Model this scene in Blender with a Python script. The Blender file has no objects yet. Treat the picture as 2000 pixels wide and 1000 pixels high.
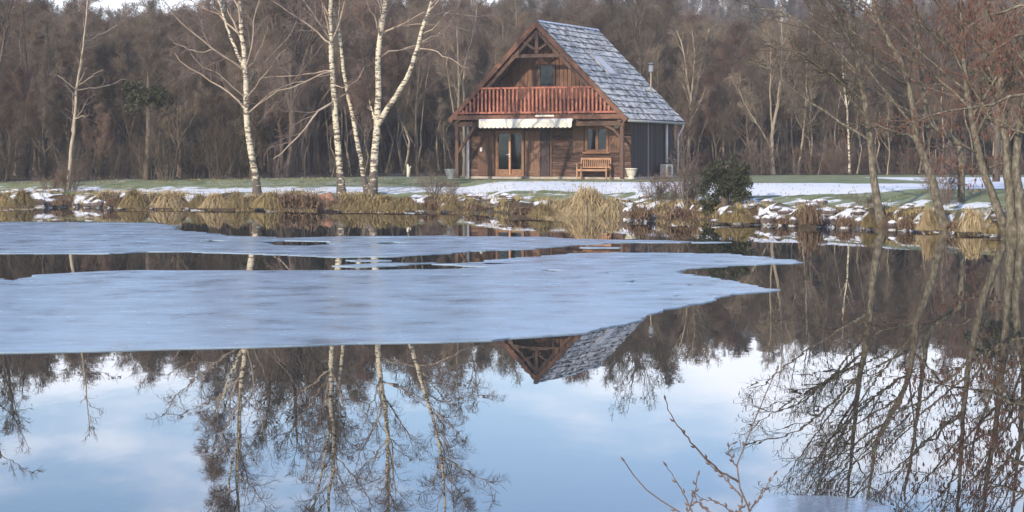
import bpy, math, random
import numpy as np
from mathutils import Vector, Matrix
from mathutils.geometry import tessellate_polygon

scene = bpy.context.scene
COL = scene.collection
R = math.radians

# ---------------------------------------------------------------- camera
CAMZ, FPX, HOR = 2.05, 4000.0, 302.0
cd = bpy.data.cameras.new("camera")
cam = bpy.data.objects.new("camera", cd)
COL.objects.link(cam)
cam.location = (0, 0, CAMZ)
cam.rotation_euler = (R(90), 0, 0)
cd.sensor_width = 36
cd.lens = 36 * FPX / 2000
cd.shift_y = -(500 - HOR) / 2000
cd.clip_start = 0.1
cd.clip_end = 8000
scene.camera = cam

# ---------------------------------------------------------------- light
SUN_A, SUN_E = 31.0, 22.0
world = bpy.data.worlds.new("World")
scene.world = world
world.use_nodes = True
wn, wl = world.node_tree.nodes, world.node_tree.links
wn.clear()
wo = wn.new("ShaderNodeOutputWorld")
bg = wn.new("ShaderNodeBackground")
bg.inputs[1].default_value = 0.14
sky = wn.new("ShaderNodeTexSky")
sky.sky_type = 'NISHITA'
sky.sun_disc = False
sky.sun_elevation = R(SUN_E)
sky.sun_rotation = R(180 + SUN_A)
sky.air_density = 1.0
sky.dust_density = 0.2
sky.ozone_density = 2.5
tc = wn.new("ShaderNodeTexCoord")
mp = wn.new("ShaderNodeMapping")
mp.inputs["Scale"].default_value = (5.0, 5.0, 16.0)
mp.inputs["Location"].default_value = (0.35, 0.0, 0.55)
nz = wn.new("ShaderNodeTexNoise")
nz.inputs["Scale"].default_value = 1.5
nz.inputs["Detail"].default_value = 6
nz.inputs["Roughness"].default_value = 0.5
wl.new(tc.outputs["Generated"], mp.inputs[0]); wl.new(mp.outputs[0], nz.inputs[0])
sx = wn.new("ShaderNodeSeparateXYZ"); wl.new(tc.outputs["Generated"], sx.inputs[0])
# a bank of cloud lies along the horizon all round, thinner cloud drifts above it
mr = wn.new("ShaderNodeMapRange")
mr.inputs[1].default_value = 0.07; mr.inputs[2].default_value = 0.19
mr.inputs[3].default_value = 0.22; mr.inputs[4].default_value = -0.04
wl.new(sx.outputs[2], mr.inputs[0])
ad = wn.new("ShaderNodeMath"); ad.operation = 'ADD'
wl.new(nz.outputs[0], ad.inputs[0]); wl.new(mr.outputs[0], ad.inputs[1])
cr = wn.new("ShaderNodeMapRange"); cr.interpolation_type = 'SMOOTHSTEP'
cr.inputs[1].default_value = 0.44; cr.inputs[2].default_value = 0.74; cr.inputs[3].default_value = 0.0; cr.inputs[4].default_value = 0.88
wl.new(ad.outputs[0], cr.inputs[0])
tint = wn.new("ShaderNodeMixRGB"); tint.blend_type = 'MULTIPLY'
tint.inputs[0].default_value = 1.0
tint.inputs[2].default_value = (1.18, 1.17, 1.33, 1)
mx = wn.new("ShaderNodeMixRGB")
mx.inputs[2].default_value = (11.6, 11.9, 13.0, 1)
wl.new(sky.outputs[0], tint.inputs[1])
wl.new(cr.outputs[0], mx.inputs[0]); wl.new(tint.outputs[0], mx.inputs[1])
wl.new(mx.outputs[0], bg.inputs[0]); wl.new(bg.outputs[0], wo.inputs[0])

sd = bpy.data.lights.new("sun", 'SUN')
sd.energy = 3.7
sd.angle = R(0.6)
sd.color = (1.0, 0.86, 0.68)
sun = bpy.data.objects.new("sun", sd)
COL.objects.link(sun)
sv = Vector((-math.sin(R(SUN_A)) * math.cos(R(SUN_E)), -math.cos(R(SUN_A)) * math.cos(R(SUN_E)), math.sin(R(SUN_E))))
sun.rotation_euler = sv.to_track_quat('Z', 'Y').to_euler()
sun.location = (-30, -30, 40)

vs = scene.view_settings
vs.view_transform = 'Standard'
vs.look = 'None'
vs.exposure = 0.42
vs.gamma = 1
try: vs.use_curve_mapping = False
except Exception: pass
scene.cycles.volume_step_rate = 4
scene.cycles.max_bounces = 8
scene.cycles.transparent_max_bounces = 12
scene.cycles.volume_bounces = 0

# ---------------------------------------------------------------- helpers
rng = np.random.default_rng(7)
random.seed(7)

def P(px, py, Y):
    return np.array([(px - 1000) / FPX * Y, Y, CAMZ + (HOR - py) / FPX * Y])

def vnoise(x, y, seed=0):
    x = np.asarray(x, float); y = np.asarray(y, float)
    xi = np.floor(x).astype(np.int64); yi = np.floor(y).astype(np.int64)
    fx = x - xi; fy = y - yi
    fx = fx * fx * (3 - 2 * fx); fy = fy * fy * (3 - 2 * fy)
    def hsh(a, b):
        n = (a * 374761393 + b * 668265263 + seed * 144665) & 0x7fffffff
        n = ((n ^ (n >> 13)) * 1274126177) & 0x7fffffff
        return ((n ^ (n >> 16)) & 0xffff) / 65535.0
    a = hsh(xi, yi); b = hsh(xi + 1, yi); c = hsh(xi, yi + 1); d = hsh(xi + 1, yi + 1)
    return (a * (1 - fx) + b * fx) * (1 - fy) + (c * (1 - fx) + d * fx) * fy

def fbm(x, y, seed=0, oct=4):
    v = 0; a = 0.5; t = 0
    for k in range(oct):
        v = v + a * vnoise(x * 2 ** k, y * 2 ** k, seed + k); t += a; a *= 0.55
    return v / t

def tag(o, label=None, cat=None, group=None, kind=None):
    if label: o["label"] = label
    if cat: o["category"] = cat
    if group: o["group"] = group
    if kind: o["kind"] = kind
    return o

def empty(name, loc, rz=0):
    o = bpy.data.objects.new(name, None)
    o.empty_display_size = 0.2
    o.location = loc; o.rotation_euler = (0, 0, rz)
    COL.objects.link(o)
    return o

def link(name, me, parent=None, loc=None, rot=None, scale=None):
    o = bpy.data.objects.new(name, me)
    COL.objects.link(o)
    if parent is not None: o.parent = parent
    if loc is not None: o.location = loc
    if rot is not None: o.rotation_euler = rot
    if scale is not None: o.scale = scale
    return o

def mesh_np(name, V, F, mat=None, smooth=False):
    """V (n,3), F (m,k) uniform faces or list of such arrays"""
    if not isinstance(F, list): F = [F]
    F = [f for f in F if len(f)]
    me = bpy.data.meshes.new(name)
    V = np.asarray(V, np.float32).reshape(-1, 3)
    me.vertices.add(len(V)); me.vertices.foreach_set("co", V.ravel())
    lv = np.concatenate([f.ravel() for f in F]).astype(np.int32)
    tot = np.concatenate([np.full(len(f), f.shape[1], np.int32) for f in F])
    st = np.concatenate([[0], np.cumsum(tot)[:-1]]).astype(np.int32)
    me.loops.add(len(lv)); me.loops.foreach_set("vertex_index", lv)
    me.polygons.add(len(tot)); me.polygons.foreach_set("loop_start", st)
    try: me.polygons.foreach_set("loop_total", tot)
    except Exception: pass
    if smooth: me.polygons.foreach_set("use_smooth", np.ones(len(tot), bool))
    me.update(calc_edges=True)
    if mat: me.materials.append(mat)
    return me

class MB:
    def __init__(s): s.V = []; s.F = []; s.n = 0
    def add(s, V, F):
        V = np.asarray(V, float).reshape(-1, 3)
        for f in F: s.F.append([i + s.n for i in f])
        s.V.append(V); s.n += len(V); return s
    def box(s, c, d, rot=None, taper=None):
        c = np.array(c, float); hx, hy, hz = np.array(d, float) / 2
        ch = min(hx, hy, hz) * 0.12
        V = np.array([[x, y, z] for z in (-hz, hz) for y in (-hy, hy) for x in (-hx, hx)])
        if rot is not None: V = V @ np.array(rot).T
        s.add(V + c, [(0, 2, 3, 1), (4, 5, 7, 6), (0, 1, 5, 4), (2, 6, 7, 3), (0, 4, 6, 2), (1, 3, 7, 5)])
        return s
    def bar(s, a, b, w, h, up=(0, 0, 1)):
        a = Vector(a); b = Vector(b); d = (b - a).normalized()
        u = Vector(up)
        if abs(d.dot(u)) > 0.98: u = Vector((0, 1, 0))
        sd_ = d.cross(u).normalized(); up_ = sd_.cross(d)
        V = []
        for p in (a, b):
            for (i, j) in ((-1, -1), (1, -1), (1, 1), (-1, 1)):
                V.append(p + sd_ * (w / 2 * i) + up_ * (h / 2 * j))
        s.add([tuple(v) for v in V], [(0, 1, 2, 3), (7, 6, 5, 4), (0, 4, 5, 1), (1, 5, 6, 2), (2, 6, 7, 3), (3, 7, 4, 0)])
        return s
    def lathe(s, prof, n=16, c=(0, 0, 0)):
        V = []; F = []
        for (r, z) in prof:
            for k in range(n):
                a = 2 * math.pi * k / n
                V.append((c[0] + r * math.cos(a), c[1] + r * math.sin(a), c[2] + z))
        for i in range(len(prof) - 1):
            for k in range(n):
                k2 = (k + 1) % n
                F.append((i * n + k, i * n + k2, (i + 1) * n + k2, (i + 1) * n + k))
        F.append(tuple(range(n))[::-1]); F.append(tuple((len(prof) - 1) * n + k for k in range(n)))
        return s.add(V, F)
    def tube(s, pts, r, n=8):
        pts = [Vector(p) for p in pts]; V = []; F = []
        rs = r if isinstance(r, (list, tuple)) else [r] * len(pts)
        for i, p in enumerate(pts):
            d = (pts[min(i + 1, len(pts) - 1)] - pts[max(i - 1, 0)]).normalized()
            ref = Vector((0, 1, 0)) if abs(d.y) < .9 else Vector((1, 0, 0))
            a = d.cross(ref).normalized(); b = d.cross(a)
            for k in range(n):
                t = 2 * math.pi * k / n
                V.append(tuple(p + (a * math.cos(t) + b * math.sin(t)) * rs[i]))
        for i in range(len(pts) - 1):
            for k in range(n):
                k2 = (k + 1) % n
                F.append((i * n + k, i * n + k2, (i + 1) * n + k2, (i + 1) * n + k))
        F.append(tuple(range(n))[::-1]); F.append(tuple((len(pts) - 1) * n + k for k in range(n)))
        return s.add(V, F)
    def mesh(s, name, mat, smooth=False):
        me = bpy.data.meshes.new(name)
        me.from_pydata(np.concatenate(s.V).tolist(), [], s.F)
        me.materials.append(mat)
        if smooth: me.polygons.foreach_set("use_smooth", np.ones(len(me.polygons), bool))
        me.update(); return me
    def build(s, name, mat, parent=None, smooth=False, bevel=0.0, **k):
        o = link(name, s.mesh(name, mat, smooth), parent, **k)
        if bevel:
            m = o.modifiers.new("bevel", 'BEVEL'); m.width = bevel; m.segments = 1; m.limit_method = 'ANGLE'
        return o

# ---------------------------------------------------------------- materials
def new_mat(name):
    m = bpy.data.materials.new(name); m.use_nodes = True
    nt = m.node_tree
    return m, nt, nt.nodes["Principled BSDF"]

def ramp(nt, stops):
    r = nt.nodes.new("ShaderNodeValToRGB")
    e = r.color_ramp.elements
    while len(e) < len(stops): e.new(0.5)
    for i, (p, c) in enumerate(stops):
        e[i].position = p; e[i].color = (*c, 1) if len(c) == 3 else c
    return r

def mat(name, stops, scale=8, stretch=(1, 1, 1), rough=0.8, bump=0.2, bscale=None, detail=5, coord='pos', rnd=0.0, spec=0.3, bdist=0.02, thin=0):
    m, nt, b = new_mat(name)
    N, L = nt.nodes, nt.links
    if coord == 'pos':
        g = N.new("ShaderNodeNewGeometry"); src = g.outputs["Position"]
    else:
        g = N.new("ShaderNodeTexCoord"); src = g.outputs["Object"]
    mp = N.new("ShaderNodeMapping"); mp.inputs["Scale"].default_value = stretch
    L.new(src, mp.inputs[0])
    if rnd:
        oi = N.new("ShaderNodeObjectInfo")
        ad = N.new("ShaderNodeVectorMath"); ad.operation = 'ADD'
        ml = N.new("ShaderNodeMath"); ml.operation = 'MULTIPLY'; ml.inputs[1].default_value = 37
        L.new(oi.outputs["Random"], ml.inputs[0]); L.new(mp.outputs[0], ad.inputs[0]); L.new(ml.outputs[0], ad.inputs[1])
        v = ad.outputs[0]
    else: v = mp.outputs[0]
    n = N.new("ShaderNodeTexNoise"); n.inputs["Scale"].default_value = scale; n.inputs["Detail"].default_value = detail
    n.inputs["Roughness"].default_value = 0.6
    L.new(v, n.inputs[0])
    r = ramp(nt, stops); L.new(n.outputs[0], r.inputs[0])
    out = r.outputs[0]
    if rnd:
        hs = N.new("ShaderNodeHueSaturation")
        mr = N.new("ShaderNodeMapRange"); mr.inputs[3].default_value = 1 - rnd; mr.inputs[4].default_value = 1 + rnd
        L.new(oi.outputs["Random"], mr.inputs[0]); L.new(mr.outputs[0], hs.inputs["Value"]); L.new(out, hs.inputs["Color"])
        out = hs.outputs[0]
    L.new(out, b.inputs["Base Color"])
    b.inputs["Roughness"].default_value = rough
    b.inputs["Specular IOR Level"].default_value = spec
    if bump:
        bn = N.new("ShaderNodeBump"); bn.inputs["Strength"].default_value = bump; bn.inputs["Distance"].default_value = bdist
        if bscale:
            n2 = N.new("ShaderNodeTexNoise"); n2.inputs["Scale"].default_value = bscale; n2.inputs["Detail"].default_value = 4
            L.new(v, n2.inputs[0]); L.new(n2.outputs[0], bn.inputs["Height"])
        else: L.new(n.outputs[0], bn.inputs["Height"])
        L.new(bn.outputs[0], b.inputs["Normal"])
    return m

def add_snow(m, lo=0.5, hi=0.6, scale=4, slope=0.35, stretch=(1, 1, 1), col=(0.78, 0.82, 0.88), rndw=0.0):
    """snow lying where faces look upwards, in patches"""
    nt = m.node_tree; N, L = nt.nodes, nt.links
    b = N["Principled BSDF"]
    old = b.inputs["Base Color"].links[0].from_socket
    g = N.new("ShaderNodeNewGeometry")
    mp = N.new("ShaderNodeMapping"); mp.inputs["Scale"].default_value = stretch
    L.new(g.outputs["Position"], mp.inputs[0])
    n = N.new("ShaderNodeTexNoise"); n.inputs["Scale"].default_value = scale; n.inputs["Detail"].default_value = 6; n.inputs["Roughness"].default_value = 0.65
    L.new(mp.outputs[0], n.inputs[0])
    h = n.outputs[0]
    if rndw:
        oi = N.new("ShaderNodeObjectInfo")
        ml = N.new("ShaderNodeMath"); ml.operation = 'MULTIPLY_ADD'; ml.inputs[1].default_value = rndw
        L.new(oi.outputs["Random"], ml.inputs[0]); L.new(h, ml.inputs[2]); h = ml.outputs[0]
    r1 = N.new("ShaderNodeMapRange"); r1.inputs[1].default_value = lo; r1.inputs[2].default_value = hi
    L.new(h, r1.inputs[0])
    s = N.new("ShaderNodeSeparateXYZ"); L.new(g.outputs["Normal"], s.inputs[0])
    r2 = N.new("ShaderNodeMapRange"); r2.inputs[1].default_value = slope; r2.inputs[2].default_value = slope + 0.25
    L.new(s.outputs[2], r2.inputs[0])
    mu = N.new("ShaderNodeMath"); mu.operation = 'MULTIPLY'
    L.new(r1.outputs[0], mu.inputs[0]); L.new(r2.outputs[0], mu.inputs[1])
    mx = N.new("ShaderNodeMixRGB"); mx.inputs[2].default_value = (*col, 1)
    L.new(mu.outputs[0], mx.inputs[0]); L.new(old, mx.inputs[1]); L.new(mx.outputs[0], b.inputs["Base Color"])
    return m

M = {}
M['plank'] = mat('plank_wood', [(0.3, (0.042, 0.022, 0.016)), (0.5, (0.090, 0.048, 0.034)), (0.68, (0.20, 0.13, 0.095))], scale=3, stretch=(.7, .7, 9), rough=0.75, bump=0.4, rnd=0.4)
M['vplank'] = mat('gable_wood', [(0.25, (0.07, 0.034, 0.02)), (0.5, (0.15, 0.078, 0.048)), (0.8, (0.24, 0.145, 0.095))], scale=5, stretch=(8, 8, 1), rough=0.75, bump=0.4, rnd=0.25)
M['dark_plank'] = mat('dark_wood', [(0.3, (0.035, 0.026, 0.028)), (0.7, (0.075, 0.055, 0.056))], scale=5, stretch=(9, 9, 0.8), rough=0.8, bump=0.3, rnd=0.25)
M['beam'] = mat('beam_wood', [(0.3, (0.075, 0.043, 0.030)), (0.7, (0.155, 0.095, 0.068))], scale=9, stretch=(2, 2, 2), rough=0.75, bump=0.3, rnd=0.12)
M['barge'] = mat('bargeboard_wood', [(0.3, (0.11, 0.050, 0.032)), (0.7, (0.21, 0.105, 0.066))], scale=6, rough=0.7, bump=0.2)
M['red'] = mat('red_stain', [(0.36, (0.24, 0.07, 0.045)), (0.62, (0.48, 0.18, 0.115))], scale=5, stretch=(3, 3, 1), rough=0.6, bump=0.15, rnd=0.12)
M['frame'] = mat('window_wood', [(0.3, (0.20, 0.10, 0.055)), (0.7, (0.32, 0.17, 0.09))], scale=8, rough=0.6, bump=0.1)
M['oak'] = mat('honey_wood', [(0.3, (0.16, 0.080, 0.045)), (0.7, (0.29, 0.155, 0.080))], scale=8, rough=0.55, bump=0.1)
M['shutter'] = mat('shutter_wood', [(0.3, (0.13, 0.070, 0.045)), (0.7, (0.24, 0.14, 0.09))], scale=5, stretch=(7, 7, 1), rough=0.75, bump=0.3, rnd=0.15)
M['shutter_dk'] = mat('shutter_wood_dark', [(0.3, (0.085, 0.045, 0.03)), (0.7, (0.16, 0.09, 0.06))], scale=5, stretch=(7, 7, 1), rough=0.75, bump=0.3, rnd=0.15)
M['bench'] = mat('bench_wood', [(0.3, (0.34, 0.18, 0.095)), (0.7, (0.52, 0.30, 0.17))], scale=8, rough=0.6, bump=0.1)
M['tile'] = mat('roof_tile', [(0.3, (0.055, 0.052, 0.048)), (0.7, (0.14, 0.132, 0.12))], scale=6, rough=0.8, bump=0.5, rnd=0.18, bscale=14)
add_snow(M['tile'], lo=0.40, hi=0.60, scale=1.5, slope=0.2, stretch=(1.6, 1.6, 4.0), rndw=0.05, col=(0.70, 0.68, 0.63))
M['ridge'] = mat('ridge_tile', [(0.3, (0.07, 0.07, 0.08)), (0.7, (0.15, 0.15, 0.16))], scale=8)
add_snow(M['ridge'], lo=0.3, hi=0.45, scale=5, slope=0.1)
M['cream'] = mat('awning_canvas', [(0.3, (0.72, 0.66, 0.52)), (0.7, (0.82, 0.77, 0.64))], scale=4, rough=0.8, bump=0.1)
M['pot'] = mat('cast_stone', [(0.3, (0.58, 0.53, 0.42)), (0.7, (0.76, 0.72, 0.60))], scale=10, rough=0.8, bump=0.3)
M['white'] = mat('white_paint', [(0.3, (0.62, 0.58, 0.55)), (0.7, (0.78, 0.75, 0.72))], scale=8, rough=0.5, bump=0.05)
M['metal'] = mat('zinc', [(0.3, (0.30, 0.30, 0.31)), (0.7, (0.45, 0.45, 0.46))], scale=8, rough=0.45, bump=0.1)
M['stone'] = mat('plinth_stone', [(0.3, (0.32, 0.27, 0.22)), (0.7, (0.5, 0.44, 0.37))], scale=5, rough=0.9, bump=0.4)
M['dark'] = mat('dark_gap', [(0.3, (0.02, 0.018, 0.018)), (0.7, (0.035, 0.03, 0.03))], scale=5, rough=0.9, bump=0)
M['soil'] = mat('soil', [(0.3, (0.03, 0.022, 0.016)), (0.7, (0.07, 0.05, 0.035))], scale=20, rough=1)
M['snow'] = mat('snow', [(0.36, (0.22, 0.19, 0.16)), (0.46, (0.62, 0.63, 0.66)), (0.7, (0.80, 0.81, 0.83))], scale=9, rough=0.7, bump=0.4, bscale=8)
M['rock'] = mat('bank_stone', [(0.3, (0.05, 0.038, 0.032)), (0.55, (0.13, 0.10, 0.085)), (0.8, (0.22, 0.18, 0.15))], scale=6, rough=0.9, bump=0.6, rnd=0.3)
add_snow(M['rock'], lo=0.45, hi=0.55, scale=13, slope=0.5, col=(.66, .68, .71))
M['rust'] = mat('rusty_stump', [(0.3, (0.22, 0.10, 0.06)), (0.7, (0.42, 0.24, 0.16))], scale=7, rough=0.9, bump=0.5)
M['straw'] = mat('straw', [(0.32, (0.17, 0.115, 0.05)), (0.5, (0.44, 0.33, 0.17)), (0.68, (0.66, 0.54, 0.33))], scale=3, stretch=(4, 4, .6), rough=0.8, bump=0, rnd=0.12)
M['sedge'] = mat('sedge', [(0.32, (0.09, 0.065, 0.025)), (0.5, (0.27, 0.20, 0.085)), (0.68, (0.48, 0.38, 0.19))], scale=3, stretch=(4, 4, .6), rough=0.8, bump=0, rnd=0.25)
M['litter'] = mat('brown_reeds', [(0.32, (0.07, 0.042, 0.026)), (0.5, (0.20, 0.13, 0.08)), (0.68, (0.38, 0.27, 0.17))], scale=4, stretch=(5, 5, 1), rough=0.85, bump=0, rnd=0.15)
M['grassblade'] = mat('lawn_blades', [(0.3, (0.05, 0.065, 0.02)), (0.7, (0.13, 0.14, 0.055))], scale=1.5, rough=0.8, bump=0)
M['bark'] = mat('grey_bark', [(0.3, (0.075, 0.058, 0.045)), (0.6, (0.15, 0.12, 0.09)), (0.8, (0.24, 0.20, 0.15))], scale=3, stretch=(4, 4, 1), rough=0.9, bump=0.5, rnd=0.3)
M['palebark'] = mat('pale_bark', [(0.3, (0.22, 0.18, 0.125)), (0.6, (0.38, 0.32, 0.23)), (0.8, (0.5, 0.44, 0.34))], scale=3, stretch=(3, 3, 1), rough=0.9, bump=0.3, rnd=0.25)
M['alderbark'] = mat('mossy_alder_bark', [(0.3, (0.06, 0.048, 0.035)), (0.48, (0.13, 0.112, 0.078)), (0.62, (0.225, 0.20, 0.145)), (0.75, (0.36, 0.33, 0.26))], scale=6, stretch=(2, 2, 1), rough=0.9, bump=0.8, bdist=0.03)
M['twig'] = mat('brown_twigs', [(0.3, (0.105, 0.080, 0.058)), (0.7, (0.185, 0.145, 0.105))], scale=0.4, rough=0.9, bump=0, rnd=0.45)
M['twig_dark'] = mat('dark_twigs', [(0.3, (0.058, 0.048, 0.036)), (0.7, (0.115, 0.095, 0.070))], scale=0.5, rough=0.9, bump=0, rnd=0.25)
M['twig_pale'] = mat('pale_twigs', [(0.3, (0.17, 0.13, 0.09)), (0.7, (0.28, 0.22, 0.155))], scale=0.5, rough=0.9, bump=0, rnd=0.2)
M['twig_red'] = mat('reddish_twigs', [(0.3, (0.125, 0.082, 0.060)), (0.7, (0.215, 0.145, 0.11))], scale=0.7, rough=0.9, bump=0, rnd=0.2)
M['twig_birch'] = mat('birch_twigs', [(0.3, (0.14, 0.10, 0.085)), (0.7, (0.27, 0.20, 0.165))], scale=0.5, rough=0.8, bump=0)
M['catkin'] = mat('alder_catkins', [(0.3, (0.115, 0.052, 0.036)), (0.7, (0.22, 0.108, 0.072))], scale=3, rough=0.9, bump=0)
M['ivy'] = mat('ivy_leaves', [(0.3, (0.022, 0.026, 0.013)), (0.55, (0.050, 0.058, 0.026)), (0.75, (0.12, 0.115, 0.06))], scale=2.5, rough=0.6, bump=0)
M['wire'] = mat('fence_wood', [(0.3, (0.16, 0.13, 0.11)), (0.7, (0.28, 0.24, 0.2))], scale=5)

def birch_mat():
    m, nt, b = new_mat('birch_bark')
    N, L = nt.nodes, nt.links
    tcd = N.new("ShaderNodeNewGeometry")
    mp = N.new("ShaderNodeMapping"); mp.inputs["Scale"].default_value = (3.0, 3.0, 9.0)
    L.new(tcd.outputs["Position"], mp.inputs[0])
    n = N.new("ShaderNodeTexNoise"); n.inputs["Scale"].default_value = 1.3; n.inputs["Detail"].default_value = 4; n.inputs["Roughness"].default_value = 0.65
    L.new(mp.outputs[0], n.inputs[0])
    sp = N.new("ShaderNodeSeparateXYZ"); L.new(tcd.outputs["Position"], sp.inputs[0])
    # the foot of a birch is black and cracked, the stem white
    mr = N.new("ShaderNodeMapRange"); mr.inputs[1].default_value = 0.5; mr.inputs[2].default_value = 2.2
    mr.inputs[3].default_value = 0.17; mr.inputs[4].default_value = 0.0
    L.new(sp.outputs[2], mr.inputs[0])
    ad = N.new("ShaderNodeMath"); ad.operation = 'ADD'
    L.new(n.outputs[0], ad.inputs[0]); L.new(mr.outputs[0], ad.inputs[1])
    r = ramp(nt, [(0.0, (0.72, 0.64, 0.47)), (0.50, (0.60, 0.53, 0.38)), (0.56, (0.10, 0.08, 0.06)), (1.0, (0.05, 0.04, 0.035))])
    L.new(ad.outputs[0], r.inputs[0]); L.new(r.outputs[0], b.inputs["Base Color"])
    b.inputs["Roughness"].default_value = 0.7
    bp = N.new("ShaderNodeBump"); bp.inputs["Strength"].default_value = 0.4; L.new(n.outputs[0], bp.inputs["Height"]); L.new(bp.outputs[0], b.inputs["Normal"])
    return m
M['birch'] = birch_mat()
M['limb'] = mat('birch_limb', [(0.3, (0.28, 0.21, 0.15)), (0.6, (0.45, 0.36, 0.27))], scale=3, rough=0.8, bump=0)

def glass_mat():
    m, nt, b = new_mat('window_glass')
    N, L = nt.nodes, nt.links
    out = N["Material Output"]
    t = N.new("ShaderNodeBsdfTransparent"); t.inputs[0].default_value = (0.45, 0.55, 0.55, 1)
    g = N.new("ShaderNodeBsdfGlossy"); g.inputs["Roughness"].default_value = 0.03; g.inputs[0].default_value = (0.8, 0.9, 0.95, 1)
    mx = N.new("ShaderNodeMixShader"); mx.inputs[0].default_value = 0.035
    L.new(t.outputs[0], mx.inputs[1]); L.new(g.outputs[0], mx.inputs[2]); L.new(mx.outputs[0], out.inputs[0])
    return m
M['glass'] = glass_mat()

def water_mat():
    m, nt, b = new_mat('pond_water')
    N, L = nt.nodes, nt.links
    b.inputs["Base Color"].default_value = (0.020, 0.024, 0.022, 1)
    b.inputs["Roughness"].default_value = 0.0
    b.inputs["IOR"].default_value = 1.34
    b.inputs["Specular IOR Level"].default_value = 0.75
    g = N.new("ShaderNodeNewGeometry")
    mp = N.new("ShaderNodeMapping"); mp.inputs["Scale"].default_value = (0.9, 0.35, 1)
    L.new(g.outputs["Position"], mp.inputs[0])
    n = N.new("ShaderNodeTexNoise"); n.inputs["Scale"].default_value = 3.0; n.inputs["Detail"].default_value = 2
    L.new(mp.outputs[0], n.inputs[0])
    bp = N.new("ShaderNodeBump"); bp.inputs["Strength"].default_value = 0.02; bp.inputs["Distance"].default_value = 0.03
    L.new(n.outputs[0], bp.inputs["Height"]); L.new(bp.outputs[0], b.inputs["Normal"])
    return m
M['water'] = water_mat()

def ice_mat():
    m, nt, b = new_mat('thin_ice')
    N, L = nt.nodes, nt.links
    g = N.new("ShaderNodeNewGeometry")
    mp = N.new("ShaderNodeMapping"); mp.inputs["Scale"].default_value = (0.5, 0.5, 1)
    L.new(g.outputs["Position"], mp.inputs[0])
    n = N.new("ShaderNodeTexNoise"); n.inputs["Scale"].default_value = 2.2; n.inputs["Detail"].default_value = 7; n.inputs["Roughness"].default_value = 0.62
    L.new(mp.outputs[0], n.inputs[0])
    r = ramp(nt, [(0.0, (0.36, 0.46, 0.55)), (0.42, (0.30, 0.40, 0.49)), (0.56, (0.26, 0.35, 0.44)), (0.68, (0.17, 0.24, 0.31)), (0.78, (0.05, 0.07, 0.09))])
    L.new(n.outputs[0], r.inputs[0]); L.new(r.outputs[0], b.inputs["Base Color"])
    rr = N.new("ShaderNodeMapRange"); rr.inputs[1].default_value = 0.35; rr.inputs[2].default_value = 0.75; rr.inputs[3].default_value = 0.28; rr.inputs[4].default_value = 0.14
    L.new(n.outputs[0], rr.inputs[0]); L.new(rr.outputs[0], b.inputs["Roughness"])
    b.inputs["IOR"].default_value = 1.31
    b.inputs["Specular IOR Level"].default_value = 0.8
    n2 = N.new("ShaderNodeTexNoise"); n2.inputs["Scale"].default_value = 9; n2.inputs["Detail"].default_value = 5
    L.new(mp.outputs[0], n2.inputs[0])
    bp = N.new("ShaderNodeBump"); bp.inputs["Strength"].default_value = 0.25; bp.inputs["Distance"].default_value = 0.01
    L.new(n2.outputs[0], bp.inputs["Height"]); L.new(bp.outputs[0], b.inputs["Normal"])
    return m
M['ice'] = ice_mat()
def film_mat():
    m, nt, b = new_mat('clear_ice_film')
    N, L = nt.nodes, nt.links
    b.inputs["Base Color"].default_value = (0.16, 0.19, 0.24, 1)
    b.inputs["Roughness"].default_value = 0.03
    b.inputs["IOR"].default_value = 1.34
    g = N.new("ShaderNodeNewGeometry")
    n2 = N.new("ShaderNodeTexNoise"); n2.inputs["Scale"].default_value = 5; n2.inputs["Detail"].default_value = 5
    L.new(g.outputs["Position"], n2.inputs[0])
    bp = N.new("ShaderNodeBump"); bp.inputs["Strength"].default_value = 0.05; bp.inputs["Distance"].default_value = 0.01
    L.new(n2.outputs[0], bp.inputs["Height"]); L.new(bp.outputs[0], b.inputs["Normal"])
    return m
M['film'] = film_mat()

# ---------------------------------------------------------------- terrain
SHX = np.array([-200, -60, -35, -20.2, -10, -4, -1.9, -.75, 0, 1.2, 3.7, 5.4, 7.7, 10.2, 11.9, 12.9, 14.5, 18, 26, 40, 200])
SHY = np.array([110, 88, 83.5, 81.5, 80.0, 78.6, 77.5, 73.5, 71, 69.8, 69.5, 65.5, 61.8, 58.6, 56.2, 53.2, 50, 44, 30, 18, 0])
def shore(x): return np.interp(x, SHX, SHY) + 0.35 * (vnoise(np.asarray(x) * 0.9, 3.3) - .5)
def sm(t):
    t = np.clip(t, 0, 1); return t * t * (3 - 2 * t)
def hgt(x, y):
    x = np.asarray(x, float); y = np.asarray(y, float)
    s = y - shore(x)
    land = 0.02 + 0.40 * sm(s / 0.9) + 0.56 * sm((s - 0.5) / 11)
    lump = (fbm(x * 1.6, y * 1.6, 5) - 0.45) * 0.42 * sm(s / 0.5) * (1 - sm((s - 1.0) / 4.0)) 
    land = land + lump + (fbm(x * .35, y * .35, 9) - .5) * 0.10 * sm(s / 3) * (1 - sm((y - 84) / 4)) 
    base = np.where(s > 0, land, -1.2 * sm(-s / 3.0) - 0.25 * sm(-s / 0.3))
    near = sm((8.0 - y + 1.2 * (vnoise(x * .4, 1.0) - .5)) / 4.5)
    base = np.where(y < 30, base * (1 - near) + 0.42 * near, base)
    # woods rise gently, then the hill behind
    rise = 1.2 * sm((y - 115) / 60) * sm((np.abs(x + 10) - 5) / 20)
    hx = np.interp(x / np.maximum(y, 1), [-.6, -.26, -.2, -.14, -.06, 0.02, .12, .2, .3, .8], [20, 21, 21.5, 21.5, 24, 26, 26.5, 25, 26, 28])
    hill = hx * sm((y - 170) / 270) + (fbm(x / 60, y / 60, 21) - .5) * 6 * sm((y - 200) / 150)
    return base + rise + hill

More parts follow.
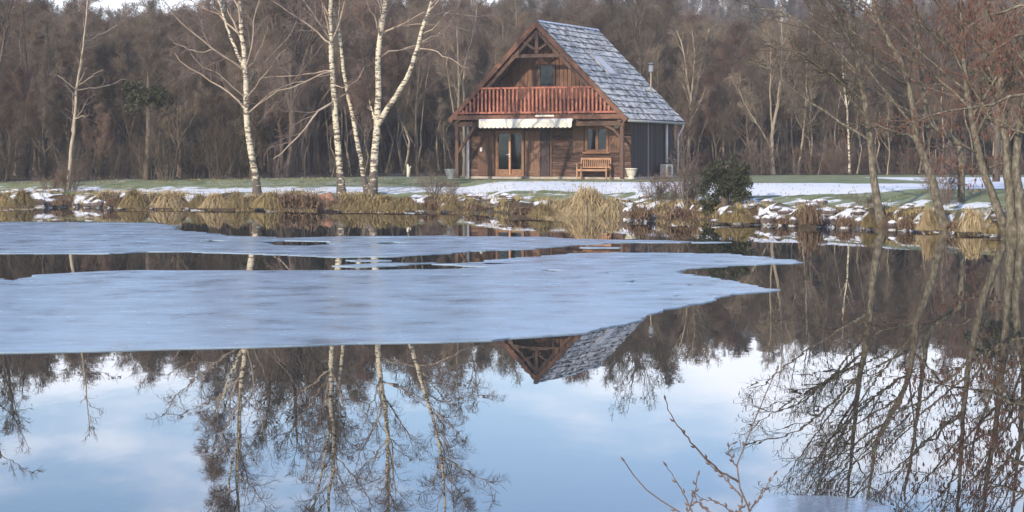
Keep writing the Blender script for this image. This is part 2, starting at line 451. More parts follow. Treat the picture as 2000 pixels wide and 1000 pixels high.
BX = np.array([-60, -25, -10, -3, 0, 4, 7.7, 11, 15, 30])
BC = np.array([86, 85.2, 84.6, 83, 80, 77.5, 72.5, 70.5, 69.5, 69])
BH = np.array([.7, .8, 1.3, 1.7, 2.8, 3.2, 4.6, 5.2, 5.8, 8])
def snow_mask(x, y):
    s = y - shore(x)
    c = np.interp(x, BX, BC); h = np.interp(x, BX, BH)
    w = (fbm(x * .9, y * .6, 31) - .5) * 5.0 * np.interp(x, [-30, 3, 9, 30], [1.3, 1.0, .45, .4])
    band = sm((h - np.abs(y - c) + w * .55) / 0.7 + .5)
    patch = sm((fbm(x * 2.2, y * 1.6, 44) - 0.50) / 0.08) * sm(s / .5) * (1 - sm((s - 5) / 3))
    far = sm((x - 15.5) / 1.5) * sm((y - 70) / 4) * (1 - sm((y - 95) / 6))
    # frosted streaks between the band and the bank
    fr = 0.45 * sm((fbm(x * .6, y * 1.2, 51) - .46) / .16) * sm(s / 2) * (1 - sm((y - c - h) / 1.0))
    fl = .50 * sm((-1.5 - x) / 3) * sm((fbm(x * .5, y * .9, 61) - .30) / .2) * sm((y - c) / .5)
    fr = np.maximum(fr, fl)
    return np.clip(np.maximum.reduce([band * np.interp(x, [-40, 5, 9, 40], [.70, .74, 1, 1]), patch * .80, far * .8, fr]), 0, 1)

xs = np.concatenate([-np.geomspace(3000, 36, 34), np.arange(-34, 34.01, 0.26), np.geomspace(36, 3000, 34)])
ys = np.concatenate([[-3000, -800, -200, -50, -20], np.arange(-10, 20, 1.0), np.arange(20, 47, 2.0), np.arange(47, 106, 0.2), np.arange(106, 200, 3.0), np.geomspace(200, 5000, 60)])
GX, GY = np.meshgrid(xs, ys)
GZ = hgt(GX, GY)
nx, ny = len(xs), len(ys)
ii = (np.arange(ny - 1)[:, None] * nx + np.arange(nx - 1)[None, :]).ravel()
F = np.stack([ii, ii + 1, ii + nx + 1, ii + nx], 1)
gm = mesh_np('ground', np.stack([GX, GY, GZ], -1).reshape(-1, 3), F, smooth=True)
sn = snow_mask(GX, GY).ravel().astype(np.float32)
at = gm.attributes.new("snow_cover", 'FLOAT', 'POINT'); at.data.foreach_set("value", sn)
sdist = (GY - shore(GX))
bk = (sm((2.2 - sdist) / 1.6) * sm((sdist + 1) / 1)).ravel()
edge = np.interp(GX / np.maximum(GY, 1), [-.3, -.13, -.09, -.04, .1, .3], [88, 90.5, 96.5, 101, 107, 108])
wd = sm((GY - edge) / 2).ravel()
at = gm.attributes.new("bank_soil", 'FLOAT', 'POINT'); at.data.foreach_set("value", bk.astype(np.float32))
at = gm.attributes.new("wood_floor", 'FLOAT', 'POINT'); at.data.foreach_set("value", wd.astype(np.float32))
def ground_mat():
    m, nt, b = new_mat('ground')
    N, L = nt.nodes, nt.links
    g = N.new("ShaderNodeNewGeometry")
    def noise(sc, det=5, ro=.6):
        n = N.new("ShaderNodeTexNoise"); n.inputs["Scale"].default_value = sc; n.inputs["Detail"].default_value = det; n.inputs["Roughness"].default_value = ro
        L.new(g.outputs["Position"], n.inputs[0]); return n.outputs[0]
    def attr(nm):
        a = N.new("ShaderNodeAttribute"); a.attribute_name = nm; return a.outputs["Fac"]
    def mixc(f, a, c):
        x = N.new("ShaderNodeMixRGB"); L.new(f, x.inputs[0]); L.new(a, x.inputs[1]); L.new(c, x.inputs[2]); return x.outputs[0]
    n1 = noise(0.9, 7, .7)
    gr = ramp(nt, [(0.28, (0.075, 0.095, 0.035)), (0.42, (0.16, 0.19, 0.085)), (0.56, (0.25, 0.28, 0.16)), (0.70, (0.36, 0.39, 0.29))]); L.new(n1, gr.inputs[0])
    so = ramp(nt, [(0.3, (0.030, 0.020, 0.013)), (0.55, (0.085, 0.058, 0.036)), (0.75, (0.16, 0.125, 0.06))]); L.new(noise(3, 6), so.inputs[0])
    wf = ramp(nt, [(0.3, (0.04, 0.028, 0.02)), (0.7, (0.11, 0.075, 0.05))]); L.new(noise(.5, 6), wf.inputs[0])
    sc = ramp(nt, [(0.3, (0.74, 0.78, 0.84)), (0.7, (0.88, 0.90, 0.92))]); L.new(noise(4), sc.inputs[0])
    c = mixc(attr("bank_soil"), gr.outputs[0], so.outputs[0])
    c = mixc(attr("wood_floor"), c, wf.outputs[0])
    # snow: cover + fine breakup
    nf = noise(5.5, 8, .75)
    ad = N.new("ShaderNodeMath"); ad.operation = 'ADD'; L.new(attr("snow_cover"), ad.inputs[0]); L.new(nf, ad.inputs[1])
    mr = N.new("ShaderNodeMapRange"); mr.inputs[1].default_value = 1.0; mr.inputs[2].default_value = 1.22; L.new(ad.outputs[0], mr.inputs[0])
    c = mixc(mr.outputs[0], c, sc.outputs[0])
    L.new(c, b.inputs["Base Color"])
    b.inputs["Roughness"].default_value = 0.9
    b.inputs["Specular IOR Level"].default_value = 0.2
    bp = N.new("ShaderNodeBump"); bp.inputs["Strength"].default_value = 0.7; bp.inputs["Distance"].default_value = 0.08
    L.new(nf, bp.inputs["Height"]); L.new(bp.outputs[0], b.inputs["Normal"])
    return m
gm.materials.append(ground_mat())
tag(link('ground', gm), kind='structure')

# water
wm = mesh_np('water', np.array([[-400, 3, 0], [400, 3, 0], [400, 130, 0], [-400, 130, 0]]), np.array([[0, 1, 2, 3]]), M['water'])
tag(link('water', wm), kind='structure')

# ---------------------------------------------------------------- ice sheets
def jag(pts, step=0.35, amp=0.12, seed=0):
    out = []
    n = len(pts); acc = 0
    for i in range(n):
        a = np.array(pts[i]); b = np.array(pts[(i + 1) % n])
        L_ = np.linalg.norm(b - a); k = max(1, int(L_ / step))
        for j in range(k):
            p = a + (b - a) * j / k
            dd = 2 * (fbm(p[0] * 1.1 + 5, p[1] * 0.8, seed + 3, 4) - .5)
            d2 = 2 * (fbm(p[0] * 2.7, p[1] * 2.1 + 9, seed + 11, 3) - .5)
            d3 = 2 * (vnoise(p[0] * 9, p[1] * 14, seed + 21) - .5)
            am = amp * min(2.2, max(.25, (p[1] - 17) / 20))
            out.append((p[0] + am * (3.5 * d2 + 1.5 * d3), p[1] + am * (3.2 * dd + 1.6 * d2 + .5 * d3)))
    return out
def ice_sheet(px, label, seed, amp=.12, zt=0.012, step=.35, mt='ice', holes=()):
    pts = []
    for (x, y) in px:
        Y = FPX * (CAMZ - zt) / (y - HOR)
        pts.append(((x - 1000) / FPX * Y, Y))
    pts = jag(pts, step * .5, amp, seed)
    loops = [pts]
    for hpx in holes:
        hp_ = []
        for (x, y) in hpx:
            Y = FPX * (CAMZ - zt) / (y - HOR); hp_.append(((x - 1000) / FPX * Y, Y))
        loops.append(jag(hp_, step * .4, amp * .5, seed + 5))
    rings = []; pts = []
    for lp in loops:
        rings.append(list(range(len(pts), len(pts) + len(lp)))); pts += lp
    n = len(pts)
    tri = tessellate_polygon([[Vector((p[0], p[1], 0)) for p in lp] for lp in loops])
    V = [(p[0], p[1], zt) for p in pts] + [(p[0], p[1], -0.02) for p in pts]
    Fc = []
    for t in tri:
        a, b_, c = [Vector((*pts[k], 0)) for k in t]
        Fc.append(tuple(t) if (b_ - a).cross(c - a).z > 0 else tuple(t[::-1]))
    for rg2 in rings: Fc += [(rg2[i], rg2[(i + 1) % len(rg2)], n + rg2[(i + 1) % len(rg2)], n + rg2[i]) for i in range(len(rg2))]
    me = bpy.data.meshes.new('ice_sheet'); me.from_pydata(V, [], Fc); me.materials.append(M[mt]); me.update()
    return tag(link('ice_sheet', me), label, 'ice', 'thin ice sheets floating on the pond')
ice_sheet([(-700, 431), (0, 433), (180, 434), (300, 435), (325, 441), (345, 449), (400, 455), (470, 461), (560, 464), (640, 462), (700, 461), (860, 460), (1080, 463),
           (1130, 467), (1250, 469), (1350, 471), (1340, 473), (1240, 473), (1130, 477), (1080, 482), (1040, 486), (940, 490), (840, 496), (760, 501), (640, 501),
           (560, 497), (470, 494), (370, 491), (280, 491), (200, 495), (0, 494), (-700, 494)],
          'farthest pale blue ice sheet in front of the grassy bank', 1, amp=.06,
          holes=[[(505, 472), (560, 469.5), (640, 471), (655, 476), (600, 480), (540, 479)], [(380, 470), (420, 468.5), (450, 470), (415, 472)], [(700, 474), (760, 472), (800, 474), (750, 476)], [(210, 480), (245, 478.5), (240, 481)]])
ice_sheet([(-500, 536), (-60, 537), (20, 548), (60, 537), (150, 532), (270, 527), (450, 528), (600, 527), (760, 527), (880, 525), (960, 521), (900, 518), (850, 515), (940, 511), (1010, 504), (1060, 499),
           (1130, 494), (1210, 492), (1320, 494), (1420, 495), (1500, 503), (1562, 511), (1540, 514), (1440, 517), (1380, 521), (1320, 526), (1335, 534), (1400, 541), (1440, 549), (1500, 562), (1520, 566), (1480, 570), (1440, 574), (1380, 588),
           (1320, 600), (1285, 606), (1255, 622), (1235, 632), (1180, 640), (1140, 650), (1060, 656), (1000, 659), (965, 664), (840, 667), (700, 669), (600, 673), (480, 677), (330, 680), (200, 684), (0, 688), (-400, 690)],
          'largest ice sheet with a straight near edge across the pond', 4, amp=.07, step=.25,
          holes=[[(1050, 528), (1075, 525.5), (1110, 527.5), (1080, 530)], [(1215, 549), (1240, 547), (1238, 551)], [(1340, 556), (1352, 554.5), (1350, 558)], [(1305, 577), (1325, 576), (1318, 579)], [(1150, 534), (1190, 531.5), (1185, 534)]])
for k_, (a_, b_, w_, t_) in enumerate([(720, 508, 44, 1.3), (980, 514, 30, 1.0), (1160, 483, 46, 1.1), (1380, 473, 36, .9)]):
    ice_sheet([(a_ - w_, b_), (a_ - w_ * .3, b_ - t_), (a_ + w_ * .5, b_ - t_ * .7), (a_ + w_, b_ + .2), (a_ + w_ * .3, b_ + t_ * .8), (a_ - w_ * .5, b_ + t_)], 'thin sliver of ice drifting off a larger sheet', 30 + k_, amp=.06, step=.2)
ice_sheet([(660, 518), (740, 513), (850, 512), (800, 516), (740, 520), (680, 521)], 'small narrow ice sliver in the open channel', 9, amp=.08)
ice_sheet([(1490, 972), (1540, 967), (1620, 968), (1690, 975), (1740, 992), (1760, 1060), (1480, 1060), (1470, 1000)], 'small thin ice patch nearest the camera under the alder reflections', 14, amp=.012, step=.08, mt='film')

# ---------------------------------------------------------------- tree growth
def tubes(P_, R_, k, seed=0):
    B, n, _ = P_.shape
    T = np.empty_like(P_)
    T[:, 1:-1] = P_[:, 2:] - P_[:, :-2]; T[:, 0] = P_[:, 1] - P_[:, 0]; T[:, -1] = P_[:, -1] - P_[:, -2]
    T /= np.linalg.norm(T, axis=2, keepdims=True) + 1e-9
    ax = np.where(np.abs(T[:, :1, 2:3]) > .75, np.array([[[1., 0.1, 0]]]), np.array([[[0.05, 0.1, 1.]]]))
    ax = np.broadcast_to(ax, T.shape)
    a = np.cross(T, ax); a /= np.linalg.norm(a, axis=2, keepdims=True) + 1e-9
    b = np.cross(T, a)
    ang = np.arange(k) * 2 * np.pi / k
    V = P_[:, :, None, :] + R_[:, :, None, None] * (np.cos(ang)[None, None, :, None] * a[:, :, None, :] + np.sin(ang)[None, None, :, None] * b[:, :, None, :])
    base = (np.arange(B) * n * k)[:, None, None] + (np.arange(n - 1) * k)[None, :, None]
    j = np.arange(k); j2 = (j + 1) % k
    F = np.stack([base + j, base + j2, base + k + j2, base + k + j], -1).reshape(-1, 4)
    return V.reshape(-1, 3), F

def join(parts):
    Vs, Fs, n = [], [], 0
    for V, F in parts:
        Vs.append(V); Fs.append(F + n); n += len(V)
    return np.concatenate(Vs), np.concatenate(Fs)

def sprout(P_, R_, rg, cnt, t0, t1, ang, asd, ln, up, wig, n, rr, rmin, bias=(0, 0, 0), taper=.6, lmin=0.15, droop=0.0):
    B, m, _ = P_.shape
    pl = np.linalg.norm(np.diff(P_, axis=1), axis=2).sum(1)
    idx = np.repeat(np.arange(B), cnt); K = len(idx)
    t = t0 + (t1 - t0) * (np.tile((np.arange(cnt) + .5) / cnt, B) + rg.uniform(-.5, .5, K) / cnt)
    t = np.clip(t, 0, .999)
    f = t * (m - 1); i = f.astype(int); w = (f - i)[:, None]
    pos = P_[idx, i] * (1 - w) + P_[idx, i + 1] * w
    tan = P_[idx, i + 1] - P_[idx, i]; tan /= np.linalg.norm(tan, axis=1, keepdims=True) + 1e-9
    rp = R_[idx, i] * (1 - w[:, 0]) + R_[idx, i + 1] * w[:, 0]
    u = rg.normal(size=(K, 3)) + np.array(bias)
    u -= (u * tan).sum(1, keepdims=True) * tan; u /= np.linalg.norm(u, axis=1, keepdims=True) + 1e-9
    a = np.radians(ang + asd * rg.normal(size=K))[:, None]
    d = np.cos(a) * tan + np.sin(a) * u
    L_ = np.maximum(lmin, pl[idx] * ln * rg.uniform(.55, 1.2, K) * (1 - taper * t))
    Q = np.empty((K, n, 3)); Q[:, 0] = pos
    for q in range(1, n):
        d = d + wig * rg.normal(size=(K, 3))
        d[:, 2] += up - droop * q / n
        d /= np.linalg.norm(d, axis=1, keepdims=True)
        Q[:, q] = Q[:, q - 1] + d * (L_ / (n - 1))[:, None]
    r0 = np.maximum(rmin, np.minimum(rp * rr, L_ * 0.028))
    RR = r0[:, None] * (1 - np.linspace(0, 1, n)[None] * .75)
    RR = np.maximum(RR, rmin * .7)
    return Q, RR

def smooth_path(pts, n, rg, wob=0.0):
    pts = np.array(pts, float)
    d = np.concatenate([[0], np.cumsum(np.linalg.norm(np.diff(pts, axis=0), axis=1))])
    # Catmull-Rom
    out = []
    for s in np.linspace(0, d[-1], n):
        i = min(np.searchsorted(d, s, 'right') - 1, len(pts) - 2)
        t = (s - d[i]) / (d[i + 1] - d[i])
        p0 = pts[max(i - 1, 0)]; p1 = pts[i]; p2 = pts[i + 1]; p3 = pts[min(i + 2, len(pts) - 1)]
        out.append(.5 * (2 * p1 + (p2 - p0) * t + (2 * p0 - 5 * p1 + 4 * p2 - p3) * t * t + (3 * p1 - p0 - 3 * p2 + p3) * t ** 3))
    out = np.array(out)
    if wob: out[1:] += rg.normal(size=(n - 1, 3)) * wob
    return out

# ---- the wood behind: a few grown kinds, used many times
def wood_kind(seed, H=12, r=.14, n1=16, a1=48, l1=.42, c2=7, c3=6, c4=4, up=.06, t0=.25, wig=.10, fork=0, tw=.009, taper=.75, bias=(0, 0, 0), lean=.3):
    rg = np.random.default_rng(seed)
    base = [(0, 0, -.3)]
    x = y = 0
    for k in range(1, 6):
        x += rg.normal() * lean; y += rg.normal() * lean * .8; base.append((x, y, H * k / 5))
    S = [smooth_path(base, 14, rg, .03)]
    R0 = [np.maximum(r * (1 - np.linspace(0, 1, 14)) ** .8, .015)]
    R0[0][0] *= 1.5
    for q in range(fork):
        j = 3 + int(rg.integers(0, 4)); p = S[0][j]; an = rg.uniform(0, 6.28)
        e = p + np.array([math.cos(an) * H * .28, math.sin(an) * H * .2, H * rg.uniform(.5, .66)])
        mid = (p + e) / 2 + np.array([math.cos(an), math.sin(an), 0]) * .5
        S.append(smooth_path([p, mid, e], 14, rg, .04)); R0.append(np.maximum(R0[0][j] * .75 * (1 - np.linspace(0, 1, 14)) ** .8, .012))
    S = np.array(S); R0 = np.array(R0)
    tr = tubes(S, R0, 7)
    P1, R1 = sprout(S, R0, rg, n1, t0, .98, a1, 10, l1, up, wig, 7, .55, .02, taper=taper, lmin=.5, bias=bias)
    P2, R2 = sprout(P1, R1, rg, c2, .2, 1, 42, 12, .5, up * .7, wig, 5, .6, .014, lmin=.4)
    P3, R3 = sprout(P2, R2, rg, c3, .15, 1, 42, 14, .55, up * .5, wig, 4, .7, tw, lmin=.35)
    L_ = [tubes(P1, R1, 4), tubes(P2, R2, 3), tubes(P3, R3, 3)]
    if c4:
        P4, R4 = sprout(P3, R3, rg, c4, .2, 1, 40, 14, .6, .03, wig, 3, .8, tw * .8, lmin=.3)
        L_.append(tubes(P4, R4, 3))
    cr_ = join(L_)
    return tr, cr_

KINDS = {}
def add_kind(key, name, bark, twig, H, **k):
    tr, cr_ = wood_kind(H=H, **k)
    KINDS[key] = (name, mesh_np(name + '_trunk', tr[0], tr[1], M[bark], True), mesh_np(name + '_crown', cr_[0], cr_[1], M[twig]), H)
add_kind('oakA', 'bare_tree', 'bark', 'twig', 12, seed=1, r=.17, n1=16, fork=2, l1=.42)
add_kind('oakB', 'bare_tree', 'bark', 'twig', 12, seed=2, r=.15, n1=20, fork=1, l1=.40, a1=42)
add_kind('oakC', 'bare_tree', 'bark', 'twig_dark', 12, seed=3, r=.18, n1=16, fork=3, l1=.38, a1=38, up=.1)
add_kind('red', 'bare_tree', 'bark', 'twig_red', 10, seed=4, r=.10, n1=22, fork=2, l1=.36, a1=36, up=.1)
add_kind('slimA', 'slender_tree', 'palebark', 'twig_pale', 11, seed=5, r=.085, n1=16, fork=1, l1=.26, a1=34, up=.12, t0=.35, c3=5, c4=2, lean=.2)
add_kind('slimB', 'slender_tree', 'palebark', 'twig', 11, seed=6, r=.07, n1=14, fork=0, l1=.24, a1=38, up=.10, t0=.4, c3=5, c4=2, lean=.25)
add_kind('slimC', 'slender_tree', 'bark', 'twig', 10, seed=8, r=.06, n1=14, fork=0, l1=.26, a1=40, up=.10, t0=.3, c3=5, c4=3, lean=.3)
# scrub: many stems from the ground
def scrub_kind(seed, H=3, stems=14, spread=1.0, c2=7, c3=6, c4=3, tw=.007, arch=.0, r=.02):
    rg = np.random.default_rng(seed)
    S = []
    for k in range(stems):
        a = rg.uniform(0, 6.28); d = rg.uniform(.1, 1) ** .6
        b = np.array([math.cos(a) * .25 * d * spread, math.sin(a) * .25 * d * spread, -.1])
        h = H * rg.uniform(.6, 1.05) * (1 - .3 * d)
        e = np.array([math.cos(a) * d * spread, math.sin(a) * d * spread, h])
        mid = (b + e) / 2 + np.array([0, 0, arch + .15 * H])
        S.append(smooth_path([b, mid, e], 8, rg, .02 * H))
    S = np.array(S); R0 = r * (1 - np.linspace(0, 1, 8) * .7)[None] * np.ones((stems, 1))
    P2, R2 = sprout(S, R0, rg, c2, .12, 1, 38, 14, .42, .05, .12, 5, .6, tw, lmin=.15)
    P3, R3 = sprout(P2, R2, rg, c3, .15, 1, 38, 14, .5, .03, .12, 4, .7, tw * .8, lmin=.1)
    L_ = [tubes(P2, R2, 3), tubes(P3, R3, 3)]
    if c4:
        P4, R4 = sprout(P3, R3, rg, c4, .15, 1, 38, 14, .5, .02, .12, 3, .7, tw * .7, lmin=.08); L_.append(tubes(P4, R4, 3))
    return tubes(S, R0, 5), join(L_)
SCRUB = {}
for key, bark, twig, kw in (('brown', 'bark', 'twig', dict(seed=21, H=3.2, spread=1.5, stems=16)), ('dark', 'bark', 'twig_dark', dict(seed=22, H=2.6, spread=1.6, stems=18)),
                            ('red', 'bark', 'twig_red', dict(seed=23, H=2.2, spread=1.3, stems=18)), ('sparse', 'bark', 'twig_birch', dict(seed=25, H=3.0, spread=.7, stems=8, c2=6, c3=3, c4=0, r=.018, tw=.007)), ('fine', 'bark', 'twig_birch', dict(seed=24, H=1.4, spread=.9, stems=18, r=.012, tw=.005))):
    a_, b_ = scrub_kind(**kw)
    SCRUB[key] = (mesh_np('shrub_stems', a_[0], a_[1], M[bark]), mesh_np('shrub_twigs', b_[0], b_[1], M[twig]), kw['H'])

def place_tree(kind, x, y, h, rz, label, cat='tree', group=None, name=None, sx=1.0):
    nm, tm, cm, H = KINDS[kind]
    s = h / H
    z = float(hgt(x, y))
    t = link(name or nm, tm, None, (x, y, z), (0, 0, rz), (s * sx, s * sx, s))
    nm_c = link('crown', cm, t)
    tag(t, label, cat, group)
    return t
def place_scrub(kind, x, y, h, rz, label, group=None, name='shrub', sx=1.0, z=None):
    a_, b_, H = SCRUB[kind]; s = h / H
    t = link(name, a_, None, (x, y, float(hgt(x, y)) if z is None else z), (0, 0, rz), (s * sx, s * sx, s))
    link('twigs', b_, t)
    return tag(t, label, 'shrub', group)

EDGX = [-300, 0, 480, 640, 840, 1400, 2300]
EDGY = [88.6, 89.5, 91, 97, 102, 107, 108]
TOPX = [-400, 60, 100, 150, 250, 300, 420, 470, 520, 640, 900, 1000, 1150, 1200, 1290, 1340, 1420, 1500, 1700, 2300]
TOPY = [-40, -15, 12, -2, 10, 14, 16, -4, -40, -30, -12, 0, 5, 0, -8, 40, 60, 40, 20, 0]
def in_house(x, y):
    dx, dy = x - 1.046, y - 89
    u = dx * .912 - dy * .41; v = dx * .41 + dy * .912
    return -5.6 < u < 5.6 and -2 < v < 9.5
rt = random.Random(11)
wood_labels = {
    'oak': 'bare brown woodland tree with a dense twiggy crown behind the lawn',
    'slim': 'slender bare woodland tree with a pale thin trunk behind the lawn',
    'red': 'bare woodland tree with reddish brown twigs behind the lawn'}
cells = []
yy = 0
for row in range(9):
    for c in range(-220, 2260, 74):
        px = c + rt.uniform(-34, 34)
        ye = np.interp(px, EDGX, EDGY)
        Y = ye + 1.0 + row * 4.6 + rt.uniform(-1.8, 1.8)
        X = (px - 1000) / FPX * Y
        if in_house(X, Y): continue
        if row > 5 and rt.random() < .1: continue
        cells.append((px, X, Y, row))
for (px, X, Y, row) in cells:
    top = np.interp(px, TOPX, TOPY)
    lim = CAMZ + (HOR - top) * Y / FPX - float(hgt(X, Y))
    fr_ = [.55, .72, .85, .92, .96, 1, 1, 1, 1][row]
    h = lim * fr_ * rt.uniform(.72, 1.04)
    h = min(h, 15)
    q = rt.random()
    if 580 < px < 880 or px > 1470:
        k = rt.choice(['slimA', 'slimB', 'slimC', 'slimB']) if (row < 3 or q < .4) else rt.choice(['oakA', 'oakB', 'red'])
    elif px < 480:
        k = rt.choice(['oakA', 'oakB', 'oakC', 'red', 'oakB', 'slimC'])
    else:
        k = rt.choice(['oakA', 'oakB', 'red', 'slimC', 'slimA'])
    lab = wood_labels['slim' if k.startswith('slim') else ('red' if k == 'red' else 'oak')]
    zone = next(z for lim_, z in ((60, 'at the far left edge of the view'), (135, 'just left of the thin lone young tree'), (290, 'right of the thin lone young tree'), (480, 'left of the lone birch'), (655, 'between the lone birch and the birch group'),
                                  (760, 'seen through the birch group'), (900, 'between the birch group and the cabin'), (1180, 'directly behind the cabin'), (1340, 'right behind the cabin roof slope'), (1500, 'behind the ivy stump'), (1640, 'around the V shaped tree'),
                                  (1780, 'behind the first leaning alder'), (1900, 'behind the bent alder'), (9999, 'behind the right hand alder clump')) if px < lim_)
    rank = 'front rank' if row < 2 else ('second rank' if row < 5 else 'rear rank')
    lab = {'slim': 'slender pale trunked ' + rank + ' tree ' + zone, 'red': 'reddish twigged ' + rank + ' tree ' + zone, 'oak': 'brown dense twigged ' + rank + ' tree ' + zone}['slim' if k.startswith('slim') else ('red' if k == 'red' else 'oak')]
    place_tree(k, X, Y, h, rt.uniform(0, 6.28), lab, 'tree', {'slim': 'slender trees at the edge of the wood', 'red': 'reddish trees of the wood'}.get('slim' if k.startswith('slim') else k, 'brown trees of the wood'), sx=rt.uniform(.9, 1.25))

# deep wood and wooded hill: one mass nobody could count
src = bpy.data.collections.new("far_tree_kinds")
for key in ('oakA', 'oakB', 'oakC', 'red', 'slimC'):
    nm, tm, cm, H = KINDS[key]
    for me_, nn in ((tm, 'a'), (cm, 'b')): pass
    # one mesh with trunk and crown together
    v1 = np.empty(len(tm.vertices) * 3, np.float32); tm.vertices.foreach_get("co", v1)
    v2 = np.empty(len(cm.vertices) * 3, np.float32); cm.vertices.foreach_get("co", v2)
    f1 = np.empty(len(tm.loops), np.int32); tm.loops.foreach_get("vertex_index", f1)
    f2 = np.empty(len(cm.loops), np.int32); cm.loops.foreach_get("vertex_index", f2)
    me = mesh_np('far_tree', np.concatenate([v1.reshape(-1, 3), v2.reshape(-1, 3)]), np.concatenate([f1.reshape(-1, 4), f2.reshape(-1, 4) + len(tm.vertices)]), cm.materials[0])
    src.objects.link(bpy.data.objects.new('far_tree', me))
def scatter(name, pts, scales, kind_label):
    me = bpy.data.meshes.new(name); me.from_pydata([tuple(p) for p in pts], [], [])
    a = me.attributes.new("size", 'FLOAT', 'POINT'); a.data.foreach_set("value", np.array(scales, np.float32))
    a = me.attributes.new("turn", 'FLOAT', 'POINT'); a.data.foreach_set("value", np.random.default_rng(5).uniform(0, 6.28, len(pts)).astype(np.float32))
    o = link(name, me)
    ng = bpy.data.node_groups.new(name, 'GeometryNodeTree')
    ng.interface.new_socket('Geometry', in_out='INPUT', socket_type='NodeSocketGeometry')
    ng.interface.new_socket('Geometry', in_out='OUTPUT', socket_type='NodeSocketGeometry')
    N, L = ng.nodes, ng.links
    gi = N.new('NodeGroupInput'); go = N.new('NodeGroupOutput')
    ci = N.new('GeometryNodeCollectionInfo'); ci.inputs[0].default_value = src; ci.inputs['Separate Children'].default_value = True; ci.inputs['Reset Children'].default_value = True
    ip = N.new('GeometryNodeInstanceOnPoints'); ip.inputs['Pick Instance'].default_value = True
    s_ = N.new('GeometryNodeInputNamedAttribute'); s_.data_type = 'FLOAT'; s_.inputs[0].default_value = 'size'
    t_ = N.new('GeometryNodeInputNamedAttribute'); t_.data_type = 'FLOAT'; t_.inputs[0].default_value = 'turn'
    cx = N.new('ShaderNodeCombineXYZ')
    L.new(t_.outputs[0], cx.inputs[2])
    L.new(gi.outputs[0], ip.inputs['Points']); L.new(ci.outputs[0], ip.inputs['Instance'])
    L.new(cx.outputs[0], ip.inputs['Rotation']); L.new(s_.outputs[0], ip.inputs['Scale']); L.new(ip.outputs[0], go.inputs[0])
    mo = o.modifiers.new("scatter", 'NODES'); mo.node_group = ng
    return tag(o, kind_label, 'woodland', kind='stuff')
pts, scl = [], []
rf = random.Random(3)
for k in range(1100):
    Y = 136 + (rf.random() ** 1.3) * 90
    px = rf.uniform(-500, 2500); X = (px - 1000) / FPX * Y
    lim = CAMZ + (HOR - np.interp(px, TOPX, TOPY) - 5) * Y / FPX - float(hgt(X, Y))
    pts.append((X, Y, float(hgt(X, Y)) - .2)); scl.append(min(15, max(4, lim) * rf.uniform(.7, .98)) / 12)
scatter('deep_wood', pts, scl, 'dense bare brown wood filling the background behind the cabin')
pts, scl = [], []
for k in range(1900):
    Y = 226 + rf.random() * 300
    px = rf.uniform(-500, 2500); X = (px - 1000) / FPX * Y
    pts.append((X, Y, float(hgt(X, Y)) - .2)); scl.append(rf.uniform(6, 9) / 12)
scatter('hillside_wood', pts, scl, 'bare wood covering the distant hill, greyed by haze')

# undergrowth line at the wood's edge
for k in range(74):
    px = -180 + k * 32 + rt.uniform(-12, 12)
    ye = np.interp(px, EDGX, EDGY) + rt.uniform(-.6, 3.5)
    X = (px - 1000) / FPX * ye
    if in_house(X, ye): continue
    if px < 480: kd, h = rt.choice(['dark', 'dark', 'brown']), rt.uniform(1.6, 3.2)
    elif px < 900: kd, h = rt.choice(['brown', 'dark']), rt.uniform(.8, 1.6)
    else: kd, h = rt.choice(['brown', 'red', 'fine']), rt.uniform(1.0, 2.2)
    place_scrub(kd, X, ye, h, rt.uniform(0, 6.28), {'dark': 'dark tangled', 'brown': 'brown leafless',
                'red': 'reddish leafless', 'fine': 'low fine twigged'}[kd] + ' undergrowth shrub ' + next(z for l_, z in ((135, 'left of the thin young tree'), (290, 'right of the thin young tree'), (500, 'behind the lone birch'), (655, 'between the birches'), (760, 'behind the birch group'), (900, 'left of the cabin'), (1400, 'right of the cabin'), (1640, 'at the back of the right lawn'), (1800, 'behind the first alder'), (9999, 'behind the alder clump')) if px < l_), 'undergrowth shrubs along the wood edge', 'undergrowth_shrub')

# leaf clusters (ivy)
def leaf_cloud(cents, rad, n, size, seed):
    rg = np.random.default_rng(seed)
    cents = np.array(cents, float); rad = np.array(rad, float)
    i = rg.integers(0, len(cents), n)
    d = rg.normal(size=(n, 3)); d /= np.linalg.norm(d, axis=1, keepdims=True)
    p = cents[i] + d * (rad[i] if rad.ndim == 2 else rad[i][:, None]) * (rg.uniform(.35, 1.1, n) ** .5)[:, None]
    a = rg.normal(size=(n, 3)); a /= np.linalg.norm(a, axis=1, keepdims=True)
    b = np.cross(a, rg.normal(size=(n, 3))); b /= np.linalg.norm(b, axis=1, keepdims=True) + 1e-9
    s = size * rg.uniform(.6, 1.4, n)[:, None]
    V = np.stack([p - a * s, p - b * s * .6, p + a * s, p + b * s * .6], 1).reshape(-1, 3)
    return V, np.arange(n * 4).reshape(n, 4)

